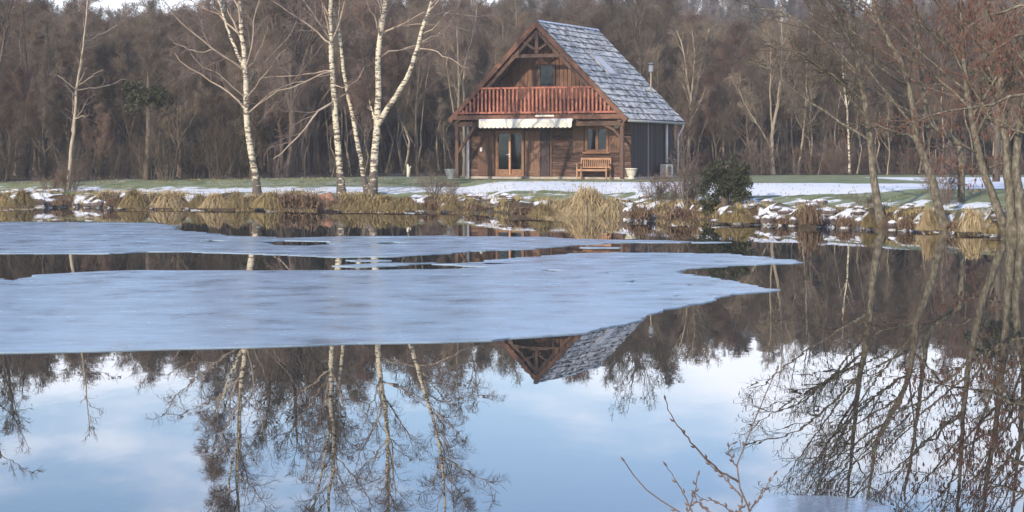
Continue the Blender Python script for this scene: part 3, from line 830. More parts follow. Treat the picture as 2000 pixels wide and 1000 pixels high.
# ---------------------------------------------------------------- named trees
def hero_tree(name, label, cat, stems, traced, Ybase, bark, twig, limb, rg, L1=None, c2=6, c3=6, c4=3, twr=.006, droop=0.0, group=None, extra=None, wig=.10, up=.03, n1k=7, w2=.5, w3=.55):
    """stems: list of (pixel path [(px,py,dY)], r0, r1); traced: branches followed by eye the same way"""
    b0 = stems[0][0][0]
    gz = P(b0[0], b0[1], Ybase + b0[2])
    root = empty(name, tuple(gz)); tag(root, label, cat, group)
    o = np.array(gz)
    S, RR = [], []
    for path, r0, r1 in stems:
        pts = [P(a, b, Ybase + c) for a, b, c in path]
        sp = smooth_path(pts, 26, rg, .012) - o
        S.append(sp); RR.append(r0 + (r1 - r0) * np.linspace(0, 1, 26) ** .85)
    RR[0][0] *= 1.45; RR[0][1] *= 1.18
    S = np.array(S); RR = np.array(RR)
    V, F = tubes(S, RR, 10)
    link('trunk', mesh_np('trunk', V, F, M[bark], True), root)
    Q = []; QR = []
    for path, r0, r1 in traced:
        pts = [P(a, b, Ybase + c) for a, b, c in path]
        Q.append(smooth_path(pts, 9, rg, .03) - o); QR.append(r0 + (r1 - r0) * np.linspace(0, 1, 9))
    if L1:
        P1, R1 = sprout(S, RR, rg, n=9, wig=wig, rmin=.014, lmin=.6, **L1)
        Q = list(Q) + list(P1); QR = list(QR) + list(R1)
    Q = np.array(Q); QR = np.array(QR)
    for q in range(len(Q)):
        V, F = tubes(Q[q:q + 1], QR[q:q + 1], 5)
        link('branch', mesh_np('branch', V, F, M[limb], True), root)
    P2, R2 = sprout(Q, QR, rg, c2, .2, 1, 42, 12, w2, up, .12, 6, .55, .009, lmin=.35, droop=droop * .5)
    P3, R3 = sprout(P2, R2, rg, c3, .15, 1, 40, 14, w3, up * .5, .12, 5, .65, twr, lmin=.25, droop=droop)
    L_ = [tubes(P2, R2, 4), tubes(P3, R3, 3)]
    P4 = R4 = None
    if c4:
        P4, R4 = sprout(P3, R3, rg, c4, .15, 1, 36, 14, .6, 0, .1, 4, .7, twr * .8, lmin=.2, droop=droop * 1.5)
        L_.append(tubes(P4, R4, 3))
    V, F = join(L_)
    link('crown', mesh_np('crown', V, F, M[twig]), root)
    return root, (P3 if P4 is None else P4), o

rb = np.random.default_rng(101)
BL = dict(cnt=16, t0=.42, t1=.98, ang=40, asd=10, ln=.31, up=.06, rr=.5)
hero_tree('birch_tree', 'white birch leaning left alone, its stem forking above the left lawn', 'birch tree',
    [([(503, 384, 0), (500, 350, 0), (488, 290, 0), (482, 220, 0), (479, 140, 0), (472, 60, 0), (467, 0, 0), (466, -60, 0), (462, -140, 0), (470, -230, 0), (474, -330, 0)], .15, .03),
     ([(480, 140, 0), (468, 115, .1), (450, 70, .3), (436, 30, .5), (427, 0, .6), (422, -50, .8), (405, -110, 1)], .075, .015),
     ([(466, -60, 0), (452, -110, -.3), (446, -170, -.5), (440, -240, -.8)], .06, .012)],
    [([(478, 138, 0), (450, 115, -.3), (415, 96, -.6), (385, 70, -.8), (352, 45, -1.1), (335, 22, -1.2), (322, 2, -1.3)], .055, .014),
     ([(479, 215, 0), (455, 185, .2), (425, 165, .4), (385, 142, .6), (355, 122, .7), (340, 104, .8)], .045, .012),
     ([(480, 192, 0), (455, 168, -.4), (420, 140, -.8), (390, 128, -1), (372, 104, -1.2)], .035, .01),
     ([(416, 96, -.5), (395, 100, -.5), (365, 95, -.4), (340, 85, -.3)], .025, .008),
     ([(467, 66, 0), (445, 45, .4), (420, 25, .8), (400, 18, 1), (370, 0, 1.4), (350, -20, 1.6)], .045, .012),
     ([(480, 132, 0), (490, 95, -.5), (494, 50, -.8), (502, 10, -1), (520, -60, -1.4)], .035, .01),
     ([(481, 135, 0), (500, 110, .5), (512, 85, .7), (523, 50, 1)], .028, .008),
     ([(482, 165, 0), (498, 143, .8), (525, 115, 1.2), (548, 88, 1.5), (570, 62, 1.8), (577, 40, 2)], .035, .01),
     ([(483, 190, 0), (500, 165, -.5), (530, 128, -1), (557, 95, -1.5)], .03, .008),
     ([(484, 222, 0), (505, 200, -.3), (540, 175, -.6), (600, 155, -.8), (640, 148, -1)], .028, .008)],
    81.5, 'birch', 'twig_birch', 'limb', rb, L1=BL, c2=8, c3=8, c4=4, droop=.20, twr=.0052, w2=.58, w3=.66)
hero_tree('birch_tree', 'white birch whose long grey branch hangs low to the left, in the close group', 'birch tree',
    [([(667, 384, 0), (665, 345, 0), (661, 290, 0), (655, 220, 0), (649, 140, 0), (646, 70, 0), (645, 10, 0), (652, -40, 0), (650, -110, 0), (640, -200, 0), (645, -300, 0)], .155, .035)],
    [([(646, 138, 0), (620, 140, .3), (575, 147, .6), (535, 150, .8), (512, 153, 1)], .035, .01),
     ([(648, 140, 0), (620, 148, -.4), (580, 165, -.7), (540, 180, -.9), (505, 205, -1), (488, 220, -1.1)], .04, .012),
     ([(653, 198, 0), (632, 213, -.5), (610, 228, -.8), (595, 255, -1), (570, 280, -1.1), (545, 303, -1.2), (532, 312, -1.3)], .055, .02),
     ([(646, 85, 0), (622, 62, .5), (590, 42, .9), (560, 20, 1.2), (530, 0, 1.5)], .045, .012),
     ([(646, 80, 0), (625, 45, -.4), (605, 18, -.8), (590, 0, -1), (575, -30, -1.3)], .045, .012),
     ([(655, 195, 0), (675, 185, .3), (700, 178, .5), (720, 178, .6), (735, 200, .7)], .03, .01),
     ([(650, 165, 0), (670, 170, -.3), (695, 160, -.6), (715, 130, -.9)], .03, .01)],
    81, 'birch', 'twig_birch', 'limb', rb, L1=BL, c2=8, c3=8, c4=4, droop=.26, twr=.0052, w2=.55, w3=.66)
hero_tree('birch_tree', 'slim clean white birch slanting left in the middle of the close group', 'birch tree',
    [([(718, 384, 0), (711, 350, 0), (700, 290, 0), (688, 225, 0), (677, 175, 0), (669, 120, 0), (664, 80, 0), (657, 40, 0), (648, 5, 0), (640, -50, -.3), (625, -130, -.5), (605, -230, -.7)], .11, .025)],
    [([(664, 88, 0), (674, 78, .3), (685, 70, .4), (692, 60, .5)], .02, .008),
     ([(653, 22, 0), (640, 5, -.3), (628, -30, -.6), (612, -70, -1)], .035, .01)],
    81.4, 'birch', 'twig_birch', 'limb', rb, L1=dict(BL, cnt=11), c2=8, c3=8, c4=4, droop=.26, twr=.0052, w2=.55, w3=.66)
hero_tree('birch_tree', 'forked white birch with two wide stems, nearest to the cabin', 'birch tree',
    [([(726, 384, 0), (729, 345, 0), (733, 290, 0), (736, 240, 0), (739, 170, 0), (739, 110, 0), (746, 50, 0), (754, 0, 0), (757, -60, 0), (756, -140, 0), (764, -230, 0), (768, -330, 0)], .17, .035),
     ([(737, 245, 0), (748, 225, -.2), (768, 195, -.4), (790, 160, -.6), (805, 125, -.7), (815, 95, -.8), (826, 50, -.9), (842, 8, -1), (852, -30, -1), (862, -90, -1.1), (870, -190, -1.2), (872, -290, -1.3)], .115, .022),
     ([(733, 240, 0), (725, 210, .3), (718, 182, .5)], .05, .03)],
    [([(742, 112, 0), (760, 102, .4), (785, 95, .7), (815, 88, 1), (845, 75, 1.2), (870, 58, 1.5), (888, 30, 1.6)], .04, .012),
     ([(752, 60, 0), (775, 52, .5), (810, 48, .9), (850, 47, 1.2), (895, 53, 1.6), (925, 62, 2)], .035, .01),
     ([(820, 95, -.8), (845, 98, -1.2), (870, 112, -1.5), (895, 125, -1.8), (915, 134, -2)], .03, .01),
     ([(824, 82, -.8), (850, 68, -.4), (870, 55, 0)], .03, .01),
     ([(828, 65, -.9), (850, 50, -1.5), (868, 30, -2), (885, 15, -2.4)], .03, .01),
     ([(832, 48, -.9), (855, 28, -.4), (895, 28, 0), (945, 33, .5)], .025, .008),
     ([(742, 72, 0), (735, 50, -.5), (722, 15, -.8), (712, -20, -1)], .04, .01),
     ([(740, 68, 0), (742, 40, .5), (738, 0, .8), (735, -50, 1)], .035, .01),
     ([(718, 182, .5), (700, 180, .8), (680, 188, 1), (660, 194, 1.2)], .03, .012),
     ([(724, 205, .3), (712, 215, 1), (700, 230, 1.4), (695, 250, 1.6)], .02, .008),
     ([(860, -80, -1), (890, -95, -1.4), (930, -120, -1.8), (975, -150, -2)], .04, .01)],
    80.6, 'birch', 'twig_birch', 'limb', rb, L1=dict(BL, cnt=15, ln=.33), c2=8, c3=9, c4=5, droop=.34, twr=.0052, w2=.58, w3=.72)
# lone sapling far left
hero_tree('young_tree', 'thin pale young tree standing alone above the bushes at far left', 'tree',
    [([(134, 362, 0), (137, 320, 0), (145, 240, 0), (149, 180, 0), (157, 125, 0), (163, 80, 0), (168, 40, 0), (172, -10, 0), (176, -60, 0)], .085, .015)],
    [([(148, 175, 0), (135, 163, -.3), (122, 155, -.5), (114, 148, -.6)], .035, .014), ([(151, 176, 0), (185, 172, .3), (215, 165, .5), (245, 155, .7)], .03, .012),
     ([(154, 166, 0), (170, 158, -.4), (182, 147, -.6), (198, 138, -.8)], .028, .012), ([(147, 232, 0), (158, 228, -.2), (170, 227, -.4)], .025, .012),
     ([(163, 82, 0), (180, 75, .4), (205, 62, .6), (228, 52, .8)], .022, .01), ([(142, 260, 0), (143, 220, .2), (142, 195, .3)], .022, .012)],
    86, 'palebark', 'twig_birch', 'palebark', rb, L1=dict(cnt=16, t0=.3, t1=.97, ang=52, asd=10, ln=.17, up=.03, rr=.5), c2=5, c3=3, c4=0, twr=.006)

# trees seen singly against the wood
def mid_tree(stems, traced, Y, label, bark='palebark', twig='twig_pale', L1n=9, seed=1, ln=.25, c3=5, name='woodland_tree', c4=2):
    return hero_tree(name, label, 'tree', stems, traced, Y, bark, twig, bark, np.random.default_rng(seed),
                     L1=dict(cnt=L1n, t0=.35, t1=.98, ang=36, asd=9, ln=ln, up=.08, rr=.5), c2=6, c3=c3, c4=c4, twr=.008)
mid_tree([([(893, 345, 0), (895, 250, 0), (896, 150, 0), (893, 60, 0), (897, -20, 0)], .09, .02), ([(893, 260, .1), (880, 180, .2), (872, 120, .3), (866, 60, .4)], .05, .015)], [], 98, 'whitish twin tree rising just left of the cabin roof', seed=31)
mid_tree([([(906, 345, 0), (906, 250, 0), (906, 140, 0), (925, 60, 0), (935, -10, 0)], .08, .02)], [], 99.5, 'pale forked tree directly behind the cabin\'s left eave', seed=32)
mid_tree([([(1342, 342, 0), (1346, 260, 0), (1349, 205, 0), (1343, 160, 0), (1338, 120, 0), (1333, 90, 0), (1322, 60, 0)], .12, .03), ([(1349, 215, 0), (1360, 180, .3), (1366, 140, .5), (1378, 90, .8), (1385, 55, 1)], .075, .02),
          ([(1349, 215, 0), (1352, 165, -.3), (1356, 115, -.5), (1352, 60, -.7)], .06, .015)], [], 112, 'broom shaped pale tree with many upright limbs right of the cabin roof', seed=33, L1n=14, ln=.3, c3=6)
mid_tree([([(1246, 345, 0), (1248, 250, 0), (1252, 150, 0), (1245, 80, 0), (1240, 20, 0), (1232, -20, 0)], .2, .03), ([(1252, 160, 0), (1268, 100, -.5), (1285, 50, -1), (1300, 10, -1.3)], .11, .02),
          ([(1250, 130, 0), (1225, 80, .5), (1205, 40, 1), (1190, 15, 1.4)], .1, .02)], [], 121, 'spreading grey tree rising behind the cabin flue', 'bark', 'twig_dark', 20, seed=34, ln=.5, c3=6)
mid_tree([([(1510, 341, 0), (1508, 300, 0), (1508, 260, 0), (1518, 210, 0), (1524, 150, 0), (1528, 90, 0), (1526, 40, 0)], .12, .03), ([(1506, 290, 0), (1490, 260, .3), (1468, 225, .6), (1452, 198, .8), (1440, 160, 1)], .06, .015),
          ([(1508, 250, 0), (1504, 180, -.3), (1506, 120, -.5), (1500, 60, -.6)], .06, .015)], [], 108, 'V shaped pale tree standing at the back edge of the right lawn', seed=35, L1n=10)
mid_tree([([(1660, 340, 0), (1658, 290, 0), (1656, 240, 0), (1652, 190, 0), (1647, 150, 0), (1645, 80, 0)], .07, .02)], [], 107, 'thin bright white birch stem behind the right lawn', 'birch', 'twig_birch', 7, seed=36, name='birch_tree')
mid_tree([([(1558, 342, 0), (1570, 250, 0), (1574, 180, 0), (1576, 100, 0)], .07, .02)], [], 110, 'straight pale pole tree beside the V shaped tree', seed=37)
mid_tree([([(815, 345, 0), (814, 300, 0), (812, 220, 0), (820, 120, 0), (818, 20, 0)], .07, .02)], [], 100, 'thin grey tree between the birches and the cabin', 'bark', 'twig', seed=38)
mid_tree([([(560, 348, 0), (572, 260, 0), (566, 150, 0), (575, 20, 0), (580, -80, 0)], .22, .05), ([(570, 200, 0), (600, 100, .5), (630, 0, 1), (650, -80, 1.2)], .12, .03), ([(570, 220, 0), (545, 120, -.5), (528, 20, -1), (520, -60, -1.2)], .12, .03)],
         [], 96, 'big dark limbed tree in the wood between the two birch groups', 'bark', 'twig_dark', 22, seed=39, ln=.46, c3=7, c4=3)
mid_tree([([(-22, 352, 0), (-15, 220, 0), (-5, 90, 0), (-8, -20, 0), (0, -110, 0)], .2, .04), ([(-12, 180, 0), (15, 60, .5), (28, -40, 1)], .1, .03)], [], 93, 'tall tree at the left frame edge, its limbs entering the picture', 'bark', 'twig', 14, seed=41, ln=.4, c3=6)
mid_tree([([(52, 348, 0), (60, 250, 0), (52, 150, 0), (48, 60, 0), (45, 10, 0)], .08, .02), ([(88, 350, .5), (84, 250, .5), (95, 130, .6), (92, 40, .8)], .06, .015)], [], 95, 'pale double stemmed tree at the far left wood edge', 'bark', 'twig_pale', seed=40)

# ivy-clad trees
def ivy_tree(px, y0, y1, Y, w, label, seed, n=1600):
    b = P(px, 350, Y); gz = float(hgt(b[0], Y))
    root = empty('ivy_clad_tree', (b[0], Y, gz)); tag(root, label, 'tree')
    H_ = CAMZ + (HOR - y1) * Y / FPX - gz; L0 = CAMZ + (HOR - y0) * Y / FPX - gz
    MB().tube([(0, 0, -.2), (.1, 0, H_ * .5), (0.05, .1, H_ + .4)], [.16, .12, .05], 8).build('trunk', M['bark'], root, True)
    rg_ = np.random.default_rng(seed)
    nn = 12
    nn = 26
    cz = rg_.uniform(L0, H_, nn)
    cc = np.stack([rg_.normal(size=nn) * w * .6, rg_.normal(size=nn) * w * .5, cz], 1)
    rd = w * rg_.uniform(.2, .6, nn)
    V, F = leaf_cloud(cc, rd, n, .07, seed)
    o = link('ivy', mesh_np('ivy', V, F, M['ivy']), root)
    link('crown', KINDS['oakB'][2], root, None, (0, 0, seed), ((H_ + 2) / 12,) * 3)
    return root
ivy_tree(492, 340, 150, 91.5, .55, 'ivy clad dark green trunk just behind the lone birch', 1, 2600)
ivy_tree(286, 208, 166, 90.5, .75, 'tree carrying a bright green ivy clump high in the left wood', 2, 2600)
ivy_tree(1945, 180, 110, 80, .7, 'ivy clad tree behind the alders at the right edge', 3, 1400)

# ---------------------------------------------------------------- alders on the right bank
ra = np.random.default_rng(202)
AL = dict(cnt=12, t0=.33, t1=.98, ang=44, asd=9, ln=.58, up=.035, rr=.5, bias=(-1.3, -.5, .2), taper=.45)
def catkins(root, Pt, o, n, seed):
    rg_ = np.random.default_rng(seed)
    ends = Pt[:, -1]
    i = rg_.integers(0, len(ends), n)
    e = ends[i]
    L_ = rg_.uniform(.05, .11, n)
    L_ *= 1.15
    Q = np.stack([e, e + np.stack([rg_.normal(size=n) * .012, rg_.normal(size=n) * .012, -L_ * .5], 1), e + np.stack([rg_.normal(size=n) * .02, rg_.normal(size=n) * .02, -L_], 1)], 1)
    RR_ = np.tile(np.array([.006, .012, .006]), (n, 1))
    V, F = tubes(Q, RR_, 3)
    c = link('catkins', mesh_np('catkins', V, F, M['catkin']), root); c['kind'] = 'stuff'
alders = [
    ([([(1724, 445, 0), (1716, 410, 0), (1708, 360, 0), (1702, 310, 0), (1698, 260, 0), (1690, 200, 0), (1680, 150, 0), (1672, 90, 0), (1665, 20, 0), (1658, -60, 0), (1650, -150, 0)], .13, .03),
     ],
     [([(1700, 275, 0), (1660, 250, .4), (1600, 215, .9), (1545, 170, 1.2), (1500, 130, 1.5), (1460, 120, 1.8)], .05, .012),
      ([(1690, 200, 0), (1650, 165, -.4), (1600, 130, -.8), (1550, 100, -1.2), (1480, 85, -1.5)], .045, .012),
      ([(1680, 150, 0), (1640, 110, .4), (1590, 60, .8), (1540, 30, 1.2), (1450, 10, 1.6)], .045, .012),
      ([(1675, 115, 0), (1640, 60, -.4), (1610, 10, -.8), (1570, -50, -1.1)], .04, .012)],
     58.6, 'alder trunk leaning left, first at the water left of the right bank group'),
    ([([(1848, 450, 0), (1836, 410, 0), (1820, 350, 0), (1803, 305, 0), (1790, 272, 0), (1786, 230, 0), (1776, 170, 0), (1760, 120, 0), (1735, 80, 0), (1712, 30, 0), (1700, -40, 0), (1690, -120, 0)], .13, .03)],
     [([(1790, 272, 0), (1770, 262, .3), (1730, 250, .6), (1700, 240, .8)], .04, .012),
      ([(1775, 165, 0), (1740, 150, -.5), (1690, 110, -1), (1640, 70, -1.4), (1580, 40, -1.8)], .05, .012),
      ([(1750, 100, 0), (1720, 50, .5), (1660, 0, .9), (1600, -50, 1.3)], .045, .012)],
     56, 'bent alder with bare lower trunk, second from left on the right bank'),
    ([([(1876, 440, 0), (1877, 390, 0), (1877, 330, 0), (1872, 280, 0), (1815, 240, 0), (1808, 190, 0), (1798, 120, 0), (1790, 60, 0), (1780, -10, 0), (1765, -90, 0)], .12, .03)],
     [([(1812, 215, 0), (1770, 190, .5), (1710, 160, 1), (1650, 130, 1.4)], .04, .012)],
     59, 'upright alder between the bent alder and the right clump'),
    ([([(1968, 462, 0), (1950, 410, 0), (1930, 360, 0), (1915, 310, 0), (1905, 260, 0), (1893, 200, 0), (1882, 120, 0), (1878, 50, 0), (1874, -30, 0), (1866, -120, 0)], .125, .03)],
     [([(1912, 300, 0), (1870, 280, -.3), (1830, 290, -.6), (1790, 275, -1)], .04, .012),
      ([(1895, 210, 0), (1850, 170, .5), (1790, 120, .9), (1730, 90, 1.3)], .05, .012),
      ([(1880, 110, 0), (1830, 70, -.5), (1770, 20, -.9), (1720, -10, -1.3)], .045, .012)],
     53, 'left leaning alder trunk at the left of the right hand clump'),
    ([([(1978, 464, 0), (1974, 400, 0), (1968, 340, 0), (1964, 280, 0), (1958, 200, 0), (1950, 120, 0), (1938, 40, 0), (1925, -40, 0), (1915, -130, 0)], .145, .035)],
     [([(1962, 250, 0), (1920, 225, .5), (1870, 190, .9), (1810, 170, 1.2)], .045, .012)],
     52.8, 'thick mossy alder trunk in the middle of the right hand clump'),
    ([([(2000, 466, 0), (1993, 400, 0), (1985, 330, 0), (1990, 260, 0), (2000, 180, 0), (1995, 90, 0), (1985, 0, 0), (1975, -100, 0)], .14, .03)],
     [([(2045, 175, -8), (2000, 183, -8), (1950, 196, -8), (1900, 207, -8), (1860, 217, -8), (1800, 232, -8), (1760, 245, -8)], .042, .012),
      ([(2050, 0, -8), (2000, 12, -8), (1960, 22, -8), (1920, 38, -8), (1890, 52, -8)], .04, .012),
      ([(2050, 40, -8), (2000, 65, -8), (1960, 88, -8), (1920, 105, -8)], .035, .012),
      ([(1993, 300, 0), (1950, 320, .5), (1910, 330, .7), (1870, 325, .8)], .035, .012)],
     52.6, 'alder at the right frame edge with catkin laden limbs reaching left'),
    ([([(2075, 470, 0), (2068, 350, 0), (2050, 240, 0), (2035, 130, 0), (2015, 20, 0), (2000, -80, 0)], .16, .035)], [([(2060, 300, 0), (2010, 270, .4), (1960, 240, .8), (1900, 200, 1.1)], .05, .012), ([(2045, 200, 0), (2000, 150, .4), (1940, 100, .8), (1880, 60, 1.1)], .05, .012)],
     51.5, 'alder whose branches enter over the right frame edge'),
]
for k, (st, tr, Y, lab) in enumerate(alders):
    rt_, tips, o_ = hero_tree('alder_tree', lab, 'alder tree', st, tr, Y, 'alderbark', 'twig_dark' if k < 3 else 'twig_red', 'alderbark', ra, L1=dict(AL, cnt=(12, 11, 8, 8, 8, 7, 7)[k]), c2=(11, 10, 9, 7, 7, 7, 6)[k], c3=(8, 8, 7, 6, 6, 6, 5)[k], c4=2, twr=.0050, wig=.035, up=.02, w2=.40, w3=.46)
    catkins(rt_, tips, o_, (500, 700, 600, 1500, 1500, 3200, 900)[k], 60 + k)
# small saplings between the alders
place_scrub('sparse', *P(1345, 420, 66)[:2], 3.5, .4, 'tall fine twigged sapling clump left of the ivy stump', name='bare_shrub', sx=.9)
place_scrub('fine', *P(1838, 430, 59)[:2], 1.5, 1.4, 'fan of thin bare shoots at the foot of the bent alder', name='bare_shrub', sx=.8)

# ---------------------------------------------------------------- tussocks, shrubs and stones along the bank
def tussock_mesh(name, seed, mt, n=1500, peak=.35, w=.014, lift=1.0, wild=.05, shock=False):
    """blades rising from the crown of the tussock and arching down all round; unit radius, unit height"""
    rg_ = np.random.default_rng(seed)
    nl = 13
    lk = rg_.integers(0, nl, n); la = rg_.uniform(0, 6.283, nl); lh = rg_.uniform(.62, 1.0, nl); lr = rg_.uniform(.7, 1.1, nl)
    free = rg_.uniform(0, 1, n) < .25
    a = np.where(free, rg_.uniform(0, 6.283, n), la[lk] + rg_.normal(size=n) * .16); rho = .12 + .88 * rg_.uniform(0, 1, n) ** .6
    if shock: rho = rho * .75
    rho = rho * np.where(free, 1, lr[lk])
    lobes = 1 + .16 * np.sin(a * 3 + seed) + .10 * np.sin(a * 5 + 2 * seed)
    hp = (1 - peak * rho ** 1.3) * rg_.uniform(.55, 1.0, n) * lift * np.where(free, .8, lh[lk])
    tmax = np.where(rho > .62, 1.0, rg_.uniform(.55, 1.0, n))
    if shock: tmax = rg_.uniform(.35, .75, n); hp = hp * rg_.uniform(.5, 1.2, n)
    hp = np.where(rg_.uniform(0, 1, n) < wild * .4, hp * 1.18, hp)
    m = 7
    t = np.linspace(0, 1, m)[None] * tmax[:, None]
    b0 = rg_.normal(size=(n, 2)) * .16
    tw = rg_.normal(size=n)[:, None] * .35 * t
    rr = (rho * lobes)[:, None] * (t ** 1.15)
    x = b0[:, :1] * (1 - t * .6) + np.cos(a[:, None] + tw) * rr
    y = b0[:, 1:] * (1 - t * .6) + np.sin(a[:, None] + tw) * rr
    z = hp[:, None] * np.sin(np.pi * np.clip(.10 + .86 * t ** .85, 0, 1)) - .06
    Q = np.stack([x, y, z], -1)
    sa_ = a[:, None] + tw + rg_.normal(size=n)[:, None] * .5
    sd_ = np.stack([-np.sin(sa_), np.cos(sa_), np.zeros_like(sa_)], -1)
    wd_ = (w * (1 - np.linspace(0, 1, m) * .65))[None, :, None]
    V = np.stack([Q - sd_ * wd_, Q + sd_ * wd_], 2).reshape(-1, 3)
    b = (np.arange(n) * m * 2)[:, None] + (np.arange(m - 1) * 2)[None]
    F = np.stack([b, b + 1, b + 3, b + 2], -1).reshape(-1, 4)
    return mesh_np(name, V, F, mt)
TS = {'sedge': [tussock_mesh('tussock', 1, M['sedge'], n=1500), tussock_mesh('tussock', 2, M['sedge'], n=1500, peak=.2)],
      'straw': [tussock_mesh('tussock', 3, M['straw'], n=5200, peak=.62, w=.008, wild=.15), tussock_mesh('tussock', 4, M['straw'], n=1700, peak=.25)],
      'litter': [tussock_mesh('tussock', 5, M['litter'], n=800, peak=.0, wild=.5, shock=True), tussock_mesh('tussock', 6, M['litter'], n=700, peak=.1, wild=.5, shock=True)]}
def tussock(kind, px, base_py, wpx, hpx, label, group=None, var=0, Y=None, name='grass_tussock'):
    if Y is None: Y = FPX * (CAMZ - .08) / (base_py - HOR)
    X = (px - 1000) / FPX * Y
    z = CAMZ + (HOR - base_py) * Y / FPX
    s = wpx * Y / FPX
    h = hpx * Y / FPX
    me = TS[kind][var]
    ext = {0: 1.0}
    o = link(name, me, None, (X, Y, z), (0, 0, random.uniform(0, 6.28)))
    d = me.get('dims')
    if d is None:
        co = np.empty(len(me.vertices) * 3, np.float32); me.vertices.foreach_get('co', co); co = co.reshape(-1, 3)
        me['dims'] = [float(np.percentile(np.abs(co[:, 0]), 97) * 2), float(np.percentile(co[:, 2], 98))]
        d = me['dims']
    o.scale = (s / d[0] * (.98 if px < 480 else 1.08), s / d[0] * random.uniform(.8, 1.3), h / d[1] * (.84 if px < 900 else .95))
    return tag(o, label, 'grass tussock', group)
tussock('sedge', 42, 403, 52, 34, 'dull sedge tussock at the far left corner of the bank')
tussock('sedge', 263, 405, 56, 36, 'round drooping sedge tussock, left one of a close pair')
tussock('straw', 332, 405, 70, 31, 'broad dome shaped straw tussock, right one of a close pair', var=1)
tussock('sedge', 392, 405, 50, 26, 'low greenish sedge tussock just left of the curled golden one', var=1)
tussock('straw', 425, 406, 56, 30, 'golden tussock curling over the water left of the lone birch', var=1)
tussock('sedge', 462, 406, 56, 30, 'mustard yellow tussock touching the lone birch foot')
tussock('sedge', 532, 406, 60, 32, 'yellowish tussock right of the lone birch foot', var=1)
tussock('litter', 570, 406, 62, 34, 'brown upright grass tussock between the lone birch and the rusty stump')
tussock('litter', 606, 407, 50, 32, 'brown grass tussock against the rusty stump', var=1)
tussock('sedge', 695, 409, 74, 26, 'matted low tussock under the close birch group')
tussock('sedge', 745, 409, 84, 28, 'matted low tussock in front of the forked birch', var=1)
tussock('sedge', 795, 410, 66, 26, 'matted low tussock right of the forked birch')
tussock('straw', 1146, 424, 124, 48, 'big shaggy straw coloured grass clump in front of the bench', Y=69.6)
tussock('straw', 1105, 423, 70, 30, 'left skirt of the big straw clump hanging to the water', var=1, Y=69.8)
tussock('straw', 1192, 424, 84, 34, 'low straw grass clump trailing right of the big shaggy one', var=1, Y=69.4)
tussock('sedge', 1450, 434, 50, 24, 'pale tussock under snow at the foot of the ivy stump')
tussock('litter', 1583, 440, 42, 40, 'rusty brown upright tussock between the snowy stones')
tussock('straw', 1812, 448, 38, 38, 'straw tussock at the foot of the bent alder')
tussock('straw', 1900, 452, 64, 38, 'bright straw tussock at the foot of the upright alder', var=1)
bank_tufts = [(10, 404, 30, 26), (120, 402, 34, 16), (225, 404, 34, 20), (500, 406, 30, 18), (655, 408, 34, 20), (840, 410, 36, 20), (880, 411, 36, 22), (930, 412, 40, 12), (1030, 420, 60, 16), (1060, 422, 44, 22),
              (1250, 428, 46, 24), (1330, 431, 50, 28), (1420, 434, 30, 18), (1530, 438, 30, 14), (1650, 442, 26, 18), (1696, 444, 26, 24),
              (1770, 447, 30, 20), (1865, 452, 26, 18), (1940, 457, 30, 18)]
for k, (a, b, c, d) in enumerate(bank_tufts):
    place = next(t_ for l_, t_ in ((200, 'left of the thin young tree foot'), (300, 'beside the round sedge tussock'), (560, 'at the lone birch foot'), (700, 'beside the rusty stump'), (860, 'right of the birch group'),
                                   (1000, 'on the snowy bank before the cabin'), (1100, 'left of the big straw clump'), (1360, 'right of the big straw clump'), (1480, 'under the ivy stump'), (1600, 'left of the snowy stones'), (1720, 'left of the first alder'), (1800, 'between the first and the bent alder'), (9999, 'near the right hand alder clump')) if a < l_)
    tussock(['sedge', 'litter', 'litter'][k % 3], a, b, c, d, ['small yellowish tuft of dead grass ', 'small brown tuft of dead grass ', 'small brown tuft of dead grass '][k % 3] + place, 'small dead grass tufts on the bank', var=k % 2)

def blob_mesh(name, seed, mt, sub=3, flat=.7):
    import bmesh
    bm = bmesh.new(); bmesh.ops.create_icosphere(bm, subdivisions=sub, radius=1)
    rg_ = np.random.default_rng(seed); off = rg_.uniform(0, 50, 3)
    for v in bm.verts:
        c = v.co
        n = fbm(c.x * 1.7 + off[0] + c.z, c.y * 1.7 + off[1] - c.z * .7, seed) - .5
        v.co = c * (1 + .75 * float(n)); v.co.z *= flat
    me = bpy.data.meshes.new(name); bm.to_mesh(me); bm.free(); me.materials.append(mt)
    me.polygons.foreach_set("use_smooth", np.ones(len(me.polygons), bool)); return me
ROCK = [blob_mesh('stone', s, M['rock']) for s in (1, 2, 3)]
CAP = []
for r_ in ROCK:
    c = r_.copy(); c.name = 'snow_cap'; c.materials.clear(); c.materials.append(M['snow'])
    co = np.empty(len(c.vertices) * 3, np.float32); c.vertices.foreach_get('co', co); co = co.reshape(-1, 3)
    up = co[:, 2]
    th = .26 + .34 * (fbm(co[:, 0] * 2.2 + 9, co[:, 1] * 2.2, 3) - .5)
    k_ = sm((up - th) / .16)
    co = co * (1 + .03 * k_)[:, None]; co[:, 2] += .035 * k_ - .12 * (1 - k_)
    co[:, :2] *= (0.90 + .1 * k_)[:, None]
    c.vertices.foreach_set('co', co.ravel()); c.update(); CAP.append(c)
def stone(px, base_py, wpx, hpx, label, group=None, var=0, Y=None, mt=None):
    if Y is None: Y = FPX * (CAMZ - .03) / (base_py - HOR)
    s = wpx * Y / FPX / 2; h = hpx * Y / FPX / .7
    X = (px - 1000) / FPX * Y; z = CAMZ + (HOR - base_py) * Y / FPX
    rz = random.uniform(0, 6.28)
    o = link('stone', ROCK[var] if mt is None else mt, None, (X, Y, z + h * .2), (0, 0, rz), (s, s, h * .6))
    link('snow_cap', CAP[var], o)
    return tag(o, label, 'stone', group)
RU = blob_mesh('stump', 9, M['rust'], flat=.9)
